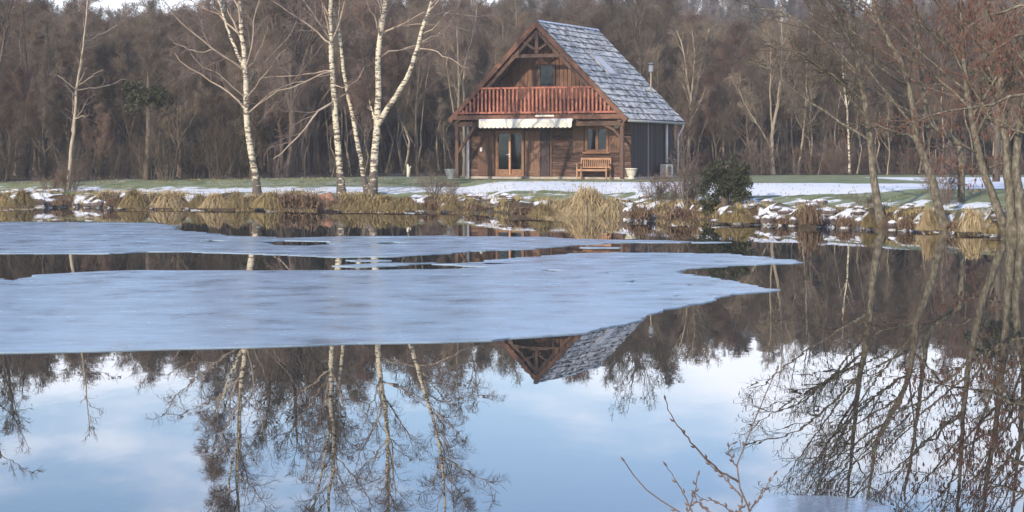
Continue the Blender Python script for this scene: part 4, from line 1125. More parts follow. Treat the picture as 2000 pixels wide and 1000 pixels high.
st_ = stone(640, 408, 38, 32, 'rounded rusty orange stump with a snow rim between two birches', var=0, mt=RU); st_.name = 'cut_stump'; st_['category'] = 'stump'
stone(82, 402, 34, 22, 'snow covered mound at the water, left of the brown bush'); stone(100, 404, 30, 18, 'dark wet stone under a snow slab beside the left mound', var=1)
stones = [(125, 403, 18, 10), (147, 403, 16, 9), (170, 404, 20, 12), (190, 404, 26, 16), (212, 404, 20, 12), (236, 405, 16, 12), (296, 405, 12, 8), (366, 405, 12, 10), (508, 407, 20, 16), (660, 409, 16, 12), (822, 410, 24, 20), (868, 412, 14, 16),
          (1226, 427, 22, 24), (1248, 429, 18, 14), (1272, 430, 18, 12), (1405, 435, 40, 9), (1440, 435, 28, 14), (1475, 437, 24, 16), (1500, 438, 28, 20), (1525, 438, 26, 18), (1548, 439, 20, 16), (1603, 441, 22, 20), (1625, 442, 22, 22),
          (1650, 443, 24, 22), (1680, 444, 24, 22), (1698, 446, 18, 14), (1742, 447, 20, 18), (1765, 448, 24, 20), (1790, 449, 22, 18), (1925, 456, 26, 20), (1942, 457, 22, 16), (1862, 452, 16, 12)]
for k, (a, b, c, d) in enumerate(stones):
    stone(a, b, c, d, 'dark bank stone capped with snow at the water edge', 'snow capped stones along the bank', var=k % 3)
# second and third rows higher on the bank, partly buried
for k in range(70):
    px = random.choice([random.uniform(0, 250), random.uniform(890, 1000), random.uniform(1410, 1700), random.uniform(1410, 1700), random.uniform(1700, 1960), random.uniform(1220, 1340)])
    X0 = (px - 1000) / FPX * 65
    for _ in range(3):
        Ys = float(shore(X0)); X0 = (px - 1000) / FPX * (Ys + 1)
    Y = Ys + random.uniform(.5, 3.2)
    X0 = (px - 1000) / FPX * Y
    s = random.uniform(.10, .26)
    v_ = k % 3
    o = link('stone', ROCK[v_], None, (X0, Y, float(hgt(X0, Y)) + s * .1), (0, 0, random.uniform(0, 6)), (s, s, s * .7))
    link('snow_cap', CAP[v_], o)
    tag(o, 'small half buried lump capped with snow higher on the bank', 'stone', 'half buried snowy lumps on the bank')

# loose grass poking through the snow of the bank and lawn
rg_ = np.random.default_rng(88)
n = 30000
gx = rg_.uniform(-24, 20, n); gs = .15 + 13 * rg_.uniform(0, 1, n) ** 1.7
gy = shore(gx) + gs; keep = ~((np.abs((gx - 1.046) * .912 - (gy - 89) * .41) < 4.6) & ((gx - 1.046) * .41 + (gy - 89) * .912 > -.4)) & (fbm(gx * .8, gy * .8, 71) > .46) & ((gs < 2.6) | (rg_.uniform(0, 1, n) < np.where(gx > 4, .10, .30)))
gx, gy, gs = gx[keep], gy[keep], gs[keep]; n = len(gx)
gz_ = hgt(gx, gy) - .01
hb_ = rg_.uniform(.04, .12, n) * (1 + .6 * (gs < 2.2)); tx = rg_.normal(size=n) * .05; ty = rg_.normal(size=n) * .05; wb_ = rg_.uniform(.006, .014, n)
B0 = np.stack([gx, gy, gz_], 1); T1 = B0 + np.stack([tx * .5, ty * .5, hb_ * .6], 1); T2 = B0 + np.stack([tx * 1.6, ty * 1.6, hb_], 1); wv = np.stack([wb_, np.zeros(n), np.zeros(n)], 1)
V = np.stack([B0 - wv, B0 + wv, T1 + wv * .7, T1 - wv * .7, T2], 1).reshape(-1, 3); b_i = np.arange(n) * 5
gb = mesh_np('grass', V, [np.stack([b_i, b_i + 1, b_i + 2, b_i + 3], 1), np.stack([b_i + 3, b_i + 2, b_i + 4], 1)], M['sedge'])
tag(link('grass', gb), 'thin dead grass standing through the snow on bank and lawn', 'grass', kind='stuff')

# shrubs on the bank
place_scrub('red', *P(135, 390, 84)[:2], 1.5, 0, 'reddish brown twiggy bush around the foot of the thin young tree', name='twiggy_bush', sx=1.2)
place_scrub('red', *P(100, 388, 84.5)[:2], 1.0, 1, 'low reddish bush left of the thin young tree', name='twiggy_bush', sx=1.2)
place_scrub('fine', *P(845, 404, 79.2)[:2], .95, 2, 'purple brown twiggy bush at the water, left part of the pair before the cabin', name='twiggy_bush', sx=1.1)
place_scrub('red', *P(880, 405, 78.8)[:2], .8, 2.5, 'purple brown twiggy bush nearest the snowy bank before the cabin', name='twiggy_bush', sx=1.0)
for (a, Y, k, h, sx_, lb) in ((1300, 68, 'dark', 1.1, 1.2, 'dark low brush right of the big straw clump'), (1335, 67, 'fine', 1.3, 1.3, 'twiggy brush leaning over the water left of the ivy stump'),
                          (1352, 66.4, 'dark', 1.3, .8, 'dark brambly brush at the left foot of the ivy stump'), (1275, 68.6, 'fine', 1.0, 1.0, 'thin bare shoots beside the low dark brush')):
    place_scrub(k, (a - 1000) / FPX * Y, Y, h, a * .1, lb, name='brush', sx=sx_)
place_scrub('dark', (1425 - 1000) / FPX * 65.2, 65.2, 1.5, .7, 'dark twigs and brambles growing up through the ivy stump', name='brush', sx=1.1)
place_scrub('red', *P(1690, 420, 60.5)[:2], .6, .5, 'low brown heap of twigs left of the first alder', name='brush', sx=1.6)
# ivy-covered stump
Y = 65.0
b = P(1418, 425, Y); gz = float(hgt(b[0], Y)) - .16
root = empty('ivy_stump', (b[0], Y, gz)); tag(root, 'broken leaning stump thickly covered in ivy on the bank', 'stump')
MB().tube([(-.05, 0, -.2), (-.02, 0, .7), (.05, .05, 1.5)], [.15, .12, .10], 9).build('trunk', M['bark'], root, True)
MB().tube([(.35, .05, -.2), (.42, .05, .6), (.55, .1, 1.45)], [.2, .16, .1], 9).build('trunk', M['alderbark'], root, True)
MB().tube([(-.55, .05, -.1), (-.2, 0, .7), (.2, .1, 1.6)], [.07, .06, .05], 7).build('branch', M['bark'], root, True)
MB().tube([(-.6, .1, 1.1), (.1, .1, 1.5), (.7, .1, 1.4)], [.05, .06, .05], 7).build('branch', M['bark'], root, True)
ri = np.random.default_rng(4)
cc, rd = [], []
for k in range(95):
    x = ri.uniform(-.78, .72)
    topz = 1.62 - .55 * max(0, -x - .3) - .25 * max(0, x - .6) + ri.uniform(-.28, .16)
    deep = 1.5 if (x < -.3 or x > .6) else 1.0
    zz = topz - ri.uniform(0, 1) ** 1.2 * deep
    cc.append((x, ri.uniform(-.38, .2), max(.08, zz))); rd.append(ri.uniform(.08, .20))
V, F = leaf_cloud(cc, rd, 11500, .034, 77)
link('ivy', mesh_np('ivy', V, F, M['ivy']), root)

# ---------------------------------------------------------------- cabin
HX0, HY0 = 1.046, 89.0
G = 0.98
cabin = empty('cabin', (HX0, HY0, G), R(-24.2))
tag(cabin, 'dark timber cabin with red balcony and frosted steep roof on the far bank', 'cabin')
ca, sa = math.cos(R(24.2)), math.sin(R(24.2))
def U(px, v):
    k = (px - 1000) / FPX
    return (k * HY0 + k * ca * v - HX0 - sa * v) / (ca + sa * k)
def Z(py, u, v):
    Yd = HY0 - sa * u + ca * v
    return CAMZ + (HOR - py) * Yd / FPX - G
def Bx(name, m, x0, x1, y0, y1, z0, z1, parent=cabin, bevel=0.0, **k):
    return MB().box(((x0 + x1) / 2, (y0 + y1) / 2, (z0 + z1) / 2), (x1 - x0, y1 - y0, z1 - z0)).build(name, M[m], parent, bevel=bevel, **k)
EAVE, RIDGE, HS, DEP = 3.60 - G, 7.88 - G, 4.25, 7.1
SL = math.atan2(RIDGE - EAVE, HS)
WV = 1.25              # front wall plane
PU = 3.93              # half width of walls and posts
BV0, BV1 = WV, DEP - .35
def roofz(u, off=0.0): return EAVE + (HS - abs(u)) * math.tan(SL) - off
# plinth and floor
Bx('plinth', 'stone', -PU - .05, PU + .05, WV - .03, BV1 + .03, -.3, .10)
Bx('floor', 'dark', -PU + .1, PU - .1, WV + .15, BV1 - .1, .101, .14)
# front wall backing with openings; planks proud of it
dx0, dx1 = U(969, WV), U(1024, WV)
dz1 = 2.13
wx0, wx1 = U(1143, WV), U(1189, WV)
wz0, wz1 = Z(297, wx0, WV), Z(247, wx0, WV)
wall = MB()
TH = .08
def wb(x0, x1, z0, z1): wall.box(((x0 + x1) / 2, WV + TH / 2 + .03, (z0 + z1) / 2), (x1 - x0, TH, z1 - z0))
TOPW = 2.75
wb(-PU, dx0, .1, TOPW); wb(dx0, dx1, dz1, TOPW); wb(dx1, wx0, .1, TOPW); wb(wx0, wx1, .1, wz0); wb(wx0, wx1, wz1, TOPW); wb(wx1, PU, .1, TOPW)
front = wall.build('wall', M['plank'], cabin)
front['label'] = 'ground floor front wall of horizontal boards'
PH = .168
nrow = int((TOPW - .1) / PH)
for r_ in range(nrow):
    z0 = .105 + r_ * PH; z1 = z0 + PH - .016
    spans = [(-PU, dx0 - .03), (dx1 + .03, wx0 - .03), (wx1 + .03, PU)] if z0 > wz0 - .12 and z1 < wz1 + .12 else [(-PU, dx0 - .03), (dx1 + .03, PU)]
    if z0 > dz1: spans = [(-PU, PU)] if z0 > wz1 else [(-PU, wx0 - .03), (wx1 + .03, PU)]
    for (a, b) in spans:
        Bx('plank', 'plank', a, b, WV - .004 - .008 * random.random(), WV + .028, z0, z1, front)
# side and back walls
side = Bx('wall', 'dark_plank', PU - .08, PU - .01, BV0 + .12, BV1, .1, EAVE + .25); side['label'] = 'dark right side wall of upright boards'
n_ = 26
for k in range(n_):
    a = BV0 + (BV1 - BV0) * k / n_; b = BV0 + (BV1 - BV0) * (k + 1) / n_ - .018
    Bx('plank', 'dark_plank', PU - .009, PU + .016 + .008 * (k % 3), a, b, .08, EAVE + .22, side)
left = Bx('wall', 'dark_plank', -PU, -PU + .08, BV0 + .12, BV1, .1, EAVE + .25); left['label'] = 'left side wall'
# gable walls (front recessed above balcony, and rear)
FLZ = 2.80      # balcony floor level
def gable(v, t, name):
    m = MB()
    w0 = PU - .02; zt = roofz(0, .18)
    z0 = TOPW + .002
    ww = min(w0, HS - (z0 - EAVE) / math.tan(SL) - .2)
    V = [(-ww, v, z0), (ww, v, z0), (0, v, zt), (-ww, v + t, z0), (ww, v + t, z0), (0, v + t, zt)]
    m.add(V, [(0, 1, 2), (5, 4, 3), (0, 3, 4, 1), (1, 4, 5, 2), (2, 5, 3, 0)])
    return m.build(name, M['dark_plank'], cabin)
gw = gable(WV + .03, .06, 'gable_wall')
gx0, gx1 = U(1052, WV), U(1085, WV)
gz0, gz1 = Z(172, gx0, WV), Z(124, gx0, WV)
pw = .19
u = -3.4
while u < 3.4:
    a, b = u, u + pw - .016
    zt = roofz(max(abs(a), abs(b)), .22)
    if zt > FLZ + .1:
        segs = [(FLZ, zt)]
        if b > gx0 and a < gx1: segs = [(FLZ, gz0), (gz1, zt)]
        for z0, z1 in segs:
            if z1 - z0 > .05: Bx('plank', 'vplank', a, b, WV - .002 - .008 * random.random(), WV + .027, z0, z1, gw)
    u += pw
bw_ = Bx('wall', 'dark_plank', -PU, PU, BV1 - .08, BV1, .1, TOPW); bw_['label'] = 'rear wall'
gable(BV1 - .08, .06, 'gable_wall')
Bx('floor', 'dark', -PU + .1, PU - .1, WV + .1, BV1 - .1, TOPW - .15, TOPW - .01)
# gable window
def window(parent, x0, x1, z0, z1, v, leaves=1, fr=.06, m='frame', name='window', label=None):
    w = MB()
    d = .09
    for (a, b, c, e) in ((x0, x0 + fr, z0, z1), (x1 - fr, x1, z0, z1), (x0 + fr, x1 - fr, z1 - fr, z1), (x0 + fr, x1 - fr, z0, z0 + fr)):
        w.box(((a + b) / 2, v, (c + e) / 2), (b - a, d, e - c))
    o = w.build(name, M[m], parent, bevel=.006)
    if label: o['label'] = label
    ix0, ix1 = x0 + fr, x1 - fr
    lw = (ix1 - ix0) / leaves
    for k in range(leaves):
        a, b = ix0 + lw * k, ix0 + lw * (k + 1)
        s = MB(); f2 = .055
        for (p, q, c, e) in ((a + .004, a + f2, z0 + fr, z1 - fr), (b - f2, b - .004, z0 + fr, z1 - fr), (a + f2, b - f2, z1 - fr - f2, z1 - fr - .003), (a + f2, b - f2, z0 + fr + .003, z0 + fr + f2)):
            s.box(((p + q) / 2, v + .005, (c + e) / 2), (q - p, .06, e - c))
        s.build('sash', M[m], o, bevel=.004)
        MB().box(((a + b) / 2, v + .012, (z0 + z1) / 2), (b - a - 2 * f2 + .01, .012, z1 - z0 - 2 * (fr + f2) + .01)).build('pane', M['glass'], o)
    return o
window(cabin, gx0, gx1, gz0, gz1, WV - .03, 1, .05, 'shutter_dk', label='small dark gable window above the balcony')
Bx('dark_backing', 'dark', gx0 + .05, gx1 - .05, WV + .035, WV + .05, gz0, gz1)  # near-black sheet added behind the gable pane, standing in for the unlit room
window(cabin, wx0, wx1, wz0, wz1, WV - .01, 2, .06, 'frame', label='two leaf ground floor window above the bench')
Bx('window_sill', 'frame', wx0 - .08, wx1 + .08, WV - .14, WV - .004, wz0 - .07, wz0 - .004, bevel=.008)
# french door
dr = window(cabin, dx0, dx1, .11, dz1, WV - .01, 2, .07, 'oak', name='door', label='two leaf glazed wooden door standing between open shutters')
hx = (dx0 + dx1) / 2
MB().box((hx, WV - .075, 1.05), (.035, .05, .20)).bar((hx, WV - .10, 1.08), (hx - .13, WV - .10, 1.06), .02, .02).build('handle', M['white'], dr, bevel=.005)
MB().box((hx, WV - .05, 1.1), (.09, .03, dz1 - .25)).build('centre_stile', M['bench'], dr, bevel=.006)
for (a, b) in ((dx0 + .13, hx - .08), (hx + .08, dx1 - .13)):
    Bx('kick_panel', 'oak', a, b, WV - .03, WV - .012, .22, .42, dr)
# a pale curtain behind the right leaf
c_ = MB()
cn = 7
pts_ = [(dx1 - .15 - .02 * k, WV + .07 + .02 * (k % 2), 0) for k in range(cn)]
for k in range(cn - 1):
    hgt_ = .95 - .11 * k
    c_.add([(pts_[k][0], pts_[k][1], .30), (pts_[k + 1][0], pts_[k + 1][1], .30), (pts_[k + 1][0], pts_[k + 1][1], .95 - .11 * (k + 1)), (pts_[k][0], pts_[k][1], hgt_)], [(0, 1, 2, 3)])
    c_.add([(pts_[k][0], pts_[k][1] + .006, .30), (pts_[k + 1][0], pts_[k + 1][1] + .006, .30), (pts_[k + 1][0], pts_[k + 1][1] + .006, .95 - .11 * (k + 1)), (pts_[k][0], pts_[k][1] + .006, hgt_)], [(3, 2, 1, 0)])
c_.build('curtain', M['white'], dr)
Bx('doorstep', 'stone', dx0 - .05, dx1 + .05, WV - .34, WV - .035, -.1, .10, bevel=.01)
# shutters
def shutter(x0, x1, z0, z1, m, braces, label):
    s = MB(); n = max(3, round((x1 - x0) / .13)); w = (x1 - x0) / n
    o = MB().box(((x0 + x1) / 2, WV - .03, (z0 + z1) / 2), (x1 - x0, .015, z1 - z0)).build('shutter', M[m], cabin)
    o['label'] = label
    for k in range(n):
        Bx('board', m, x0 + k * w + .004, x0 + (k + 1) * w - .004, WV - .062, WV - .0385, z0, z1, o)
    for (a, b, c, d) in braces:
        MB().bar((a, WV - .078, b), (c, WV - .078, d), .03, .08, (0, 0, 1)).build('brace', M[m], o, bevel=.004)
    return o
sx0, sx1 = U(934, WV), U(966, WV)
shutter(sx0, sx1, .13, 2.1, 'shutter_dk', [(sx0 + .06, 1.95, sx1 - .06, 1.1), (sx0 + .02, 1.0, sx1 - .02, 1.0), (sx0 + .02, .3, sx1 - .02, .3)], 'open door shutter with a diagonal brace, left of the glazed door')
tx0, tx1 = U(1027, WV), U(1054, WV)
shutter(tx0, tx1, .13, 2.1, 'shutter', [(tx0 + .05, 1.2, tx1 - .05, 1.9), (tx0 + .02, 1.08, tx1 - .02, 1.08), (tx0 + .02, .3, tx1 - .02, .3)], 'open door shutter with a Z brace, right of the glazed door')
a0, a1 = U(1120, WV), U(1141, WV)
shutter(a0, a1, wz0 - .02, wz1, 'shutter', [(a0 + .02, wz0 + .12, a1 - .02, wz0 + .12), (a0 + .02, wz1 - .12, a1 - .02, wz1 - .12)], 'open light brown window shutter left of the window')
a0, a1 = U(1190, WV), U(1211, WV)
shutter(a0, a1, wz0 - .02, wz1, 'shutter', [(a0 + .02, wz0 + .10, a1 - .02, wz0 + .10), (a0 + .02, wz0 + .15, a1 - .02, wz1 - .12)], 'open light brown window shutter right of the window')
# closed storage door and trim strips between door and window
q0, q1 = U(1058, WV), U(1074, WV)
sdo = Bx('storage_door', 'dark_plank', q0, q1, WV - .035, WV - .012, .12, 2.25)
for k in range(3):
    w_ = (q1 - q0) / 3
    Bx('board', 'dark_plank', q0 + k * w_ + .004, q0 + (k + 1) * w_ - .004, WV - .052, WV - .036, .12, 2.25, sdo)
for pxx, mm, ww in ((1055.5, 'beam', .07), (1077.5, 'shutter', .06), (913, 'beam', .08)):
    uu = U(pxx, WV); Bx('trim_strip', mm, uu - ww / 2, uu + ww / 2, WV - .075, WV - .013, .1, 2.6, bevel=.006)
# posts and beams
PV = .25
for s_ in (-1, 1):
    up_ = PU - .02
    Bx('post', 'beam', s_ * up_ - .08, s_ * up_ + .08, PV - .08, PV + .08, .02, 2.30, bevel=.012)
    Bx('post_foot', 'stone', s_ * up_ - .13, s_ * up_ + .13, PV - .13, PV + .13, -.2, .018)
Bx('post', 'white', -PU + .12, -PU + .21, WV - .25, WV - .16, .0, 2.4)['label'] = 'thin pale pole at the left end of the porch'
Bx('header_beam', 'beam', -PU - .1, PU + .1, PV - .09, PV + .09, 2.305, 2.52, bevel=.012)
MB().bar((-PU + .04, PV, 1.15), (-PU + .88, PV, 2.32), .11, .13).build('brace', M['beam'], cabin, bevel=.01)
MB().tube([(PU - .05, PV, 1.45), (PU - .13, PV, 1.85), (PU - .42, PV, 2.15), (PU - .85, PV, 2.34)], .07, 6).build('brace', M['beam'], cabin)
# joists and balcony deck
for k in range(9):
    uu = -PU + .15 + k * (2 * PU - .3) / 8
    Bx('joist', 'beam', uu - .05, uu + .05, PV - .15, WV - .015, 2.523, 2.66)
deck = Bx('balcony', 'barge', -PU - .1, PU + .1, .0, WV - .015, 2.663, 2.76)
ff = Bx('fascia', 'barge', -PU - .12, PU + .12, -.045, -.003, 2.60, 2.80, bevel=.006)
RB0, RT = 2.86, 4.02
hb = HS - (RB0 - EAVE) / math.tan(SL)
Bx('rail', 'red', -hb + .12, hb - .12, -.03, .04, RB0, RB0 + .085, deck, bevel=.006)
ht = HS - (RT - EAVE) / math.tan(SL)
Bx('rail', 'red', -ht + .10, ht - .10, -.035, .045, RT - .08, RT, deck, bevel=.006)
u = -hb + .30
while u < hb - .25:
    zt = min(RT - .083, roofz(abs(u) + .04, .27))
    if zt > RB0 + .14: Bx('baluster', 'red', u - .043, u + .043, -.018, .022, RB0 + .087, zt, deck)
    u += .187
Bx('sign_plate', 'cream', U(1047, 0), U(1083, 0), -.075, -.048, 2.715, 2.79)
# roof
roof = MB()
t = .13
for s_ in (-1, 1):
    e = (s_ * HS, EAVE); r_ = (0, RIDGE)
    nxm, nzm = s_ * math.sin(SL), math.cos(SL)
    def q(p, o_, v): return (p[0] - nxm * o_, v, p[1] - nzm * o_)
    V = [q(e, .03, 0), q(r_, .03, 0), q(r_, .03, DEP), q(e, .03, DEP), q(e, t, 0), (0, 0, RIDGE - t / math.cos(SL)), (0, DEP, RIDGE - t / math.cos(SL)), q(e, t, DEP)]
    V[1] = (0, 0, RIDGE - .03 / math.cos(SL)); V[2] = (0, DEP, RIDGE - .03 / math.cos(SL))
    Fq = [(0, 1, 2, 3), (7, 6, 5, 4), (0, 4, 5, 1), (3, 2, 6, 7), (0, 3, 7, 4)]
    if s_ < 0: Fq = [f[::-1] for f in Fq]
    roof.add(V, Fq)
roof = roof.build('roof', M['beam'], cabin)
slope_len = HS / math.cos(SL)
ROWS, COLS = 16, 18
tw_, tl = DEP / COLS, slope_len / ROWS
def tile_mesh(seed):
    rg_ = np.random.default_rng(seed)
    L_ = tl * 1.22; w_ = tw_ * .972
    n = 4
    yb = np.linspace(-w_ / 2, w_ / 2, n)
    low = L_ + rg_.normal(size=n) * .012
    V = []
    for zt in (0.0, .034):
        for k in range(n): V.append((0 + .0, yb[k], zt * .5))
        for k in range(n): V.append((low[k], yb[k], zt + rg_.normal() * .002))
    F = []
    for k in range(n - 1):
        F.append((k, k + 1, n + k + 1, n + k)); o2 = 2 * n
        F.append((o2 + n + k, o2 + n + k + 1, o2 + k + 1, o2 + k)); F.append((n + k, n + k + 1, o2 + n + k + 1, o2 + n + k))
    F.append((0, n, 3 * n, 2 * n)); F.append((n - 1, 3 * n - 1, 4 * n - 1, 2 * n - 1)[::-1])
    m = MB(); m.add(V, F); me = m.mesh('roof_tile', M['tile']); return me
TM = [tile_mesh(s) for s in range(5)]
for r_ in range(ROWS):
    for c in range(COLS):
        s = r_ * tl - .02
        v = (c + .5) * tw_
        lift = -.012
        x = math.cos(SL) * s + math.sin(SL) * lift; z = RIDGE - math.sin(SL) * s + math.cos(SL) * lift
        link('roof_tile', TM[(r_ * 7 + c * 3 + (r_ * c) % 4) % 5], roof, (x, v + random.uniform(-.006, .006), z), (0, SL - .055 + random.uniform(-.012, .012), random.uniform(-.012, .012)))
m = MB()
for r_ in range(ROWS):
    s0 = r_ * tl - .02; s1 = s0 + tl * 1.2
    for c in range(COLS):
        va, vb = c * tw_ + .005, (c + 1) * tw_ - .005
        def pt(s, v, n): return (-(math.cos(SL) * s + math.sin(SL) * n), v, RIDGE - math.sin(SL) * s + math.cos(SL) * n)
        m.add([pt(s0, va, -.01), pt(s0, vb, -.01), pt(s1, vb, .03), pt(s1, va, .03), pt(s1, vb, -.005), pt(s1, va, -.005)], [(0, 1, 2, 3), (3, 2, 4, 5)])
lt = m.build('roof_tile_slope', M['tile'], roof); lt['kind'] = 'stuff'
for k in range(16):
    v0 = k * DEP / 16
    mm = MB(); n = 6; V = []; F = []
    for vv, rr_ in ((v0, .13), (v0 + DEP / 16 + .03, .115)):
        for j in range(n + 1):
            a = math.pi * j / n
            V.append((rr_ * 1.15 * math.cos(a), vv, RIDGE - .055 + rr_ * .75 * math.sin(a)))
    for j in range(n): F.append((j, j + 1, n + 2 + j, n + 1 + j))
    F.append(tuple(range(n + 1)))
    mm.add(V, F); mm.build('ridge_tile', M['ridge'], roof)
# bargeboards front
for s_ in (-1, 1):
    nxm, nzm = s_ * math.sin(SL), math.cos(SL)
    o_ = .10
    MB().bar((s_ * (HS + .02) - nxm * o_, -.03, EAVE - nzm * o_ - .02), (-nxm * o_ * 0, -.03, RIDGE - o_ / math.cos(SL)), .045, .20, (0, 0, 1)).build('bargeboard', M['barge'], cabin)
    # inner rafter pairs
    for v_, off, hh in ((.12, .34, .14), (.85, .22, .12)):
        MB().bar((s_ * (HS - .1) - nxm * off, v_, EAVE - nzm * off + .1), (s_ * .02, v_, RIDGE - off / math.cos(SL)), .09, hh).build('rafter', M['beam'], cabin)
    for f_ in (.25, .55, .85):
        uu = s_ * HS * (1 - f_); zz = roofz(uu, .26)
        MB().bar((uu, .05, zz), (uu, WV - .02, zz), .11, .13).build('purlin', M['beam'], cabin)
# truss
cz = Z(109, 0, .12)
hw = HS - (cz - EAVE) / math.tan(SL) - .25
Bx('collar_beam', 'beam', -hw, hw, .06, .18, cz - .08, cz + .08, bevel=.01)
Bx('king_post', 'beam', -.075, .075, .03, .17, cz + .083, RIDGE - .42, bevel=.01)
MB().bar((-.09, .1, cz + .28), (-.62, .1, cz + .62), .09, .10).build('strut', M['beam'], cabin)
MB().bar((.09, .1, cz + .28), (.62, .1, cz + .62), .09, .10).build('strut', M['beam'], cabin)
for s_ in (-1, 1):
    MB().bar((s_ * (hw - .1), .45, cz - .05), (s_ * (hw + .95), .45, cz - 1.25), .09, .11).build('strut', M['beam'], cabin)
# skylight on right slope
def onroof(s, v, n): return (math.cos(SL) * s + math.sin(SL) * n, v, RIDGE - math.sin(SL) * s + math.cos(SL) * n)
s0, s1, v0, v1 = 2.0, 3.3, 2.7, 3.7
sk = MB()
for (sa_, sb_, va, vb) in ((s0, s0 + .07, v0, v1), (s1 - .07, s1, v0, v1), (s0 + .07, s1 - .07, v0, v0 + .07), (s0 + .07, s1 - .07, v1 - .07, v1)):
    lo = [onroof(a, b, .0) for a, b in ((sa_, va), (sb_, va), (sb_, vb), (sa_, vb))]; hi = [onroof(a, b, .11) for a, b in ((sa_, va), (sb_, va), (sb_, vb), (sa_, vb))]
    sk.add(lo + hi, [(4, 7, 6, 5)[::-1], (0, 1, 5, 4), (1, 2, 6, 5), (2, 3, 7, 6), (3, 0, 4, 7)])
sk = sk.build('skylight', M['metal'], roof)
MB().add([onroof(s0 + .06, v0 + .06, .085), onroof(s1 - .06, v0 + .06, .085), onroof(s1 - .06, v1 - .06, .085), onroof(s0 + .06, v1 - .06, .085)], [(0, 1, 2, 3)]).build('snow_cover', M['snow'], sk) if False else None
pn = MB().add([onroof(s0 + .06, v0 + .06, .085), onroof(s1 - .06, v0 + .06, .085), onroof(s1 - .06, v1 - .06, .085), onroof(s0 + .06, v1 - .06, .085)], [(0, 1, 2, 3)]).build('roof_window_pane', M['white'], roof)
pn['label'] = 'frosted skylight pane'; pn.name = 'skylight_pane'
# flue
fu, fv = 3.05, DEP - 1.0
fz = roofz(fu)
flue = MB().lathe([(.035, 0), (.035, 1.30)], 12, (fu, fv, fz - .1)).build('flue_pipe', M['palebark'], cabin, True)
MB().lathe([(.08, 0), (.11, .05), (.11, .26), (.09, .30), (.04, .34)], 12, (fu, fv, fz + 1.0)).build('flue_cowl', M['metal'], flue, True)
MB().lathe([(.05, 0), (.15, .02), (.05, .07)], 12, (fu, fv, fz + 1.37)).build('flue_cap', M['metal'], flue, True)
# gutter and pipes, right side
MB().tube([(HS + .03, .05, EAVE - .09), (HS + .03, DEP + .05, EAVE - .12)], .06, 8).build('gutter', M['metal'], cabin, True)
def sidepx(px, v): return None
def V_(px, u):   # depth v for a pixel column at fixed u
    k = (px - 1000) / FPX
    # X = HX0+ca*u+sa*v ; Y = HY0-sa*u+ca*v
    return (k * (HY0 - sa * u) - HX0 - ca * u) / (sa - k * ca)
va = V_(1266, PU + .06)
MB().tube([(PU + .06, va, .0), (PU + .06, va, EAVE)], .022, 6).build('conduit', M['metal'], cabin)
va = V_(1302, PU + .12)
MB().tube([(PU + .12, va, .7), (PU + .12, va, EAVE - .1)], .065, 8).build('downpipe', M['white'], cabin, True)['label'] = 'thick white pipe above the outdoor unit'
MB().tube([(HS + .03, DEP - .05, EAVE - .15), (HS, DEP - .05, EAVE - .3), (PU + .25, DEP - .3, EAVE - .62), (PU + .2, DEP - .35, EAVE - .75), (PU + .2, DEP - .35, .2)], .042, 8).build('downpipe', M['white'], cabin, True)['label'] = 'slim downpipe with a slanted elbow at the rear corner'
# lamp, outdoor light
lu = U(942, WV); lz = Z(292, lu, WV)
MB().lathe([(.02, -.11), (.065, -.08), (.065, .08), (.02, .11)], 10, (lu, WV - .11, lz)).build('wall_lamp', M['white'], cabin, True)
lu = U(1201, .9); lz = Z(245, lu, .9)
MB().lathe([(.03, -.13), (.11, -.09), (.12, .02), (.05, .12)], 12, (lu, WV - .15, lz)).build('hanging_bell', M['pot'], cabin, True)
# awning
ax0, ax1 = U(936, -.12), U(1119, -.12)
aw = MB().box(((ax0 + ax1) / 2, -.12, 2.575), (ax1 - ax0, .14, .10)).build('awning', M['white'], cabin, bevel=.02)
n = 22
m = MB(); V = []; F = []
N_ = n * 6
for k in range(N_ + 1):
    x = ax0 + .02 + (ax1 - ax0 - .04) * k / N_
    sc = abs(math.sin(math.pi * k / 6))
    yv = -.20 + .012 * math.sin(k * .7)
    V += [(x, -.19, 2.545), (x, yv - .012, 2.40), (x, yv - .02, 2.27 - .045 * sc)]
for k in range(N_):
    for j in range(2): F.append((k * 3 + j, k * 3 + j + 1, k * 3 + 3 + j + 1, k * 3 + 3 + j))
m.add(V, F)
V2 = [(a, b + .006, c) for a, b, c in V]; m.add(V2, [f[::-1] for f in F])
m.build('valance', M['cream'], aw)
# ---------------------------------------------------------------- things by the cabin
def cabin_world(u, v, z=0): return (HX0 + ca * u + sa * v, HY0 - sa * u + ca * v, G + z)
# bench
bu = (U(1130, WV - .4) + U(1190, WV - .4)) / 2
bench = empty('garden_bench', cabin_world(bu, WV - .42), R(-24.2)); tag(bench, 'honey coloured wooden garden bench under the cabin window', 'bench')
W_ = 1.42
for s_ in (-1, 1):
    MB().box((s_ * (W_ / 2 - .03), -.24, .32), (.06, .06, .64)).build('leg', M['bench'], bench, bevel=.005)
    MB().bar((s_ * (W_ / 2 - .03), .22, .0), (s_ * (W_ / 2 - .03), .30, .93), .06, .06).build('leg', M['bench'], bench, bevel=.005)
    MB().box((s_ * (W_ / 2 - .03), .0, .66), (.07, .58, .035)).build('armrest', M['bench'], bench, bevel=.005)
for k in range(5):
    MB().box((0, -.20 + k * .095, .43), (W_ - .02, .075, .025)).build('seat_slat', M['bench'], bench, bevel=.003)
MB().box((0, -.25, .39), (W_ - .13, .025, .07)).build('seat_rail', M['bench'], bench)
MB().box((0, .285, .89), (W_ - .10, .035, .09)).build('back_rail', M['bench'], bench, bevel=.004)
MB().box((0, .25, .52), (W_ - .10, .035, .06)).build('back_rail', M['bench'], bench, bevel=.004)
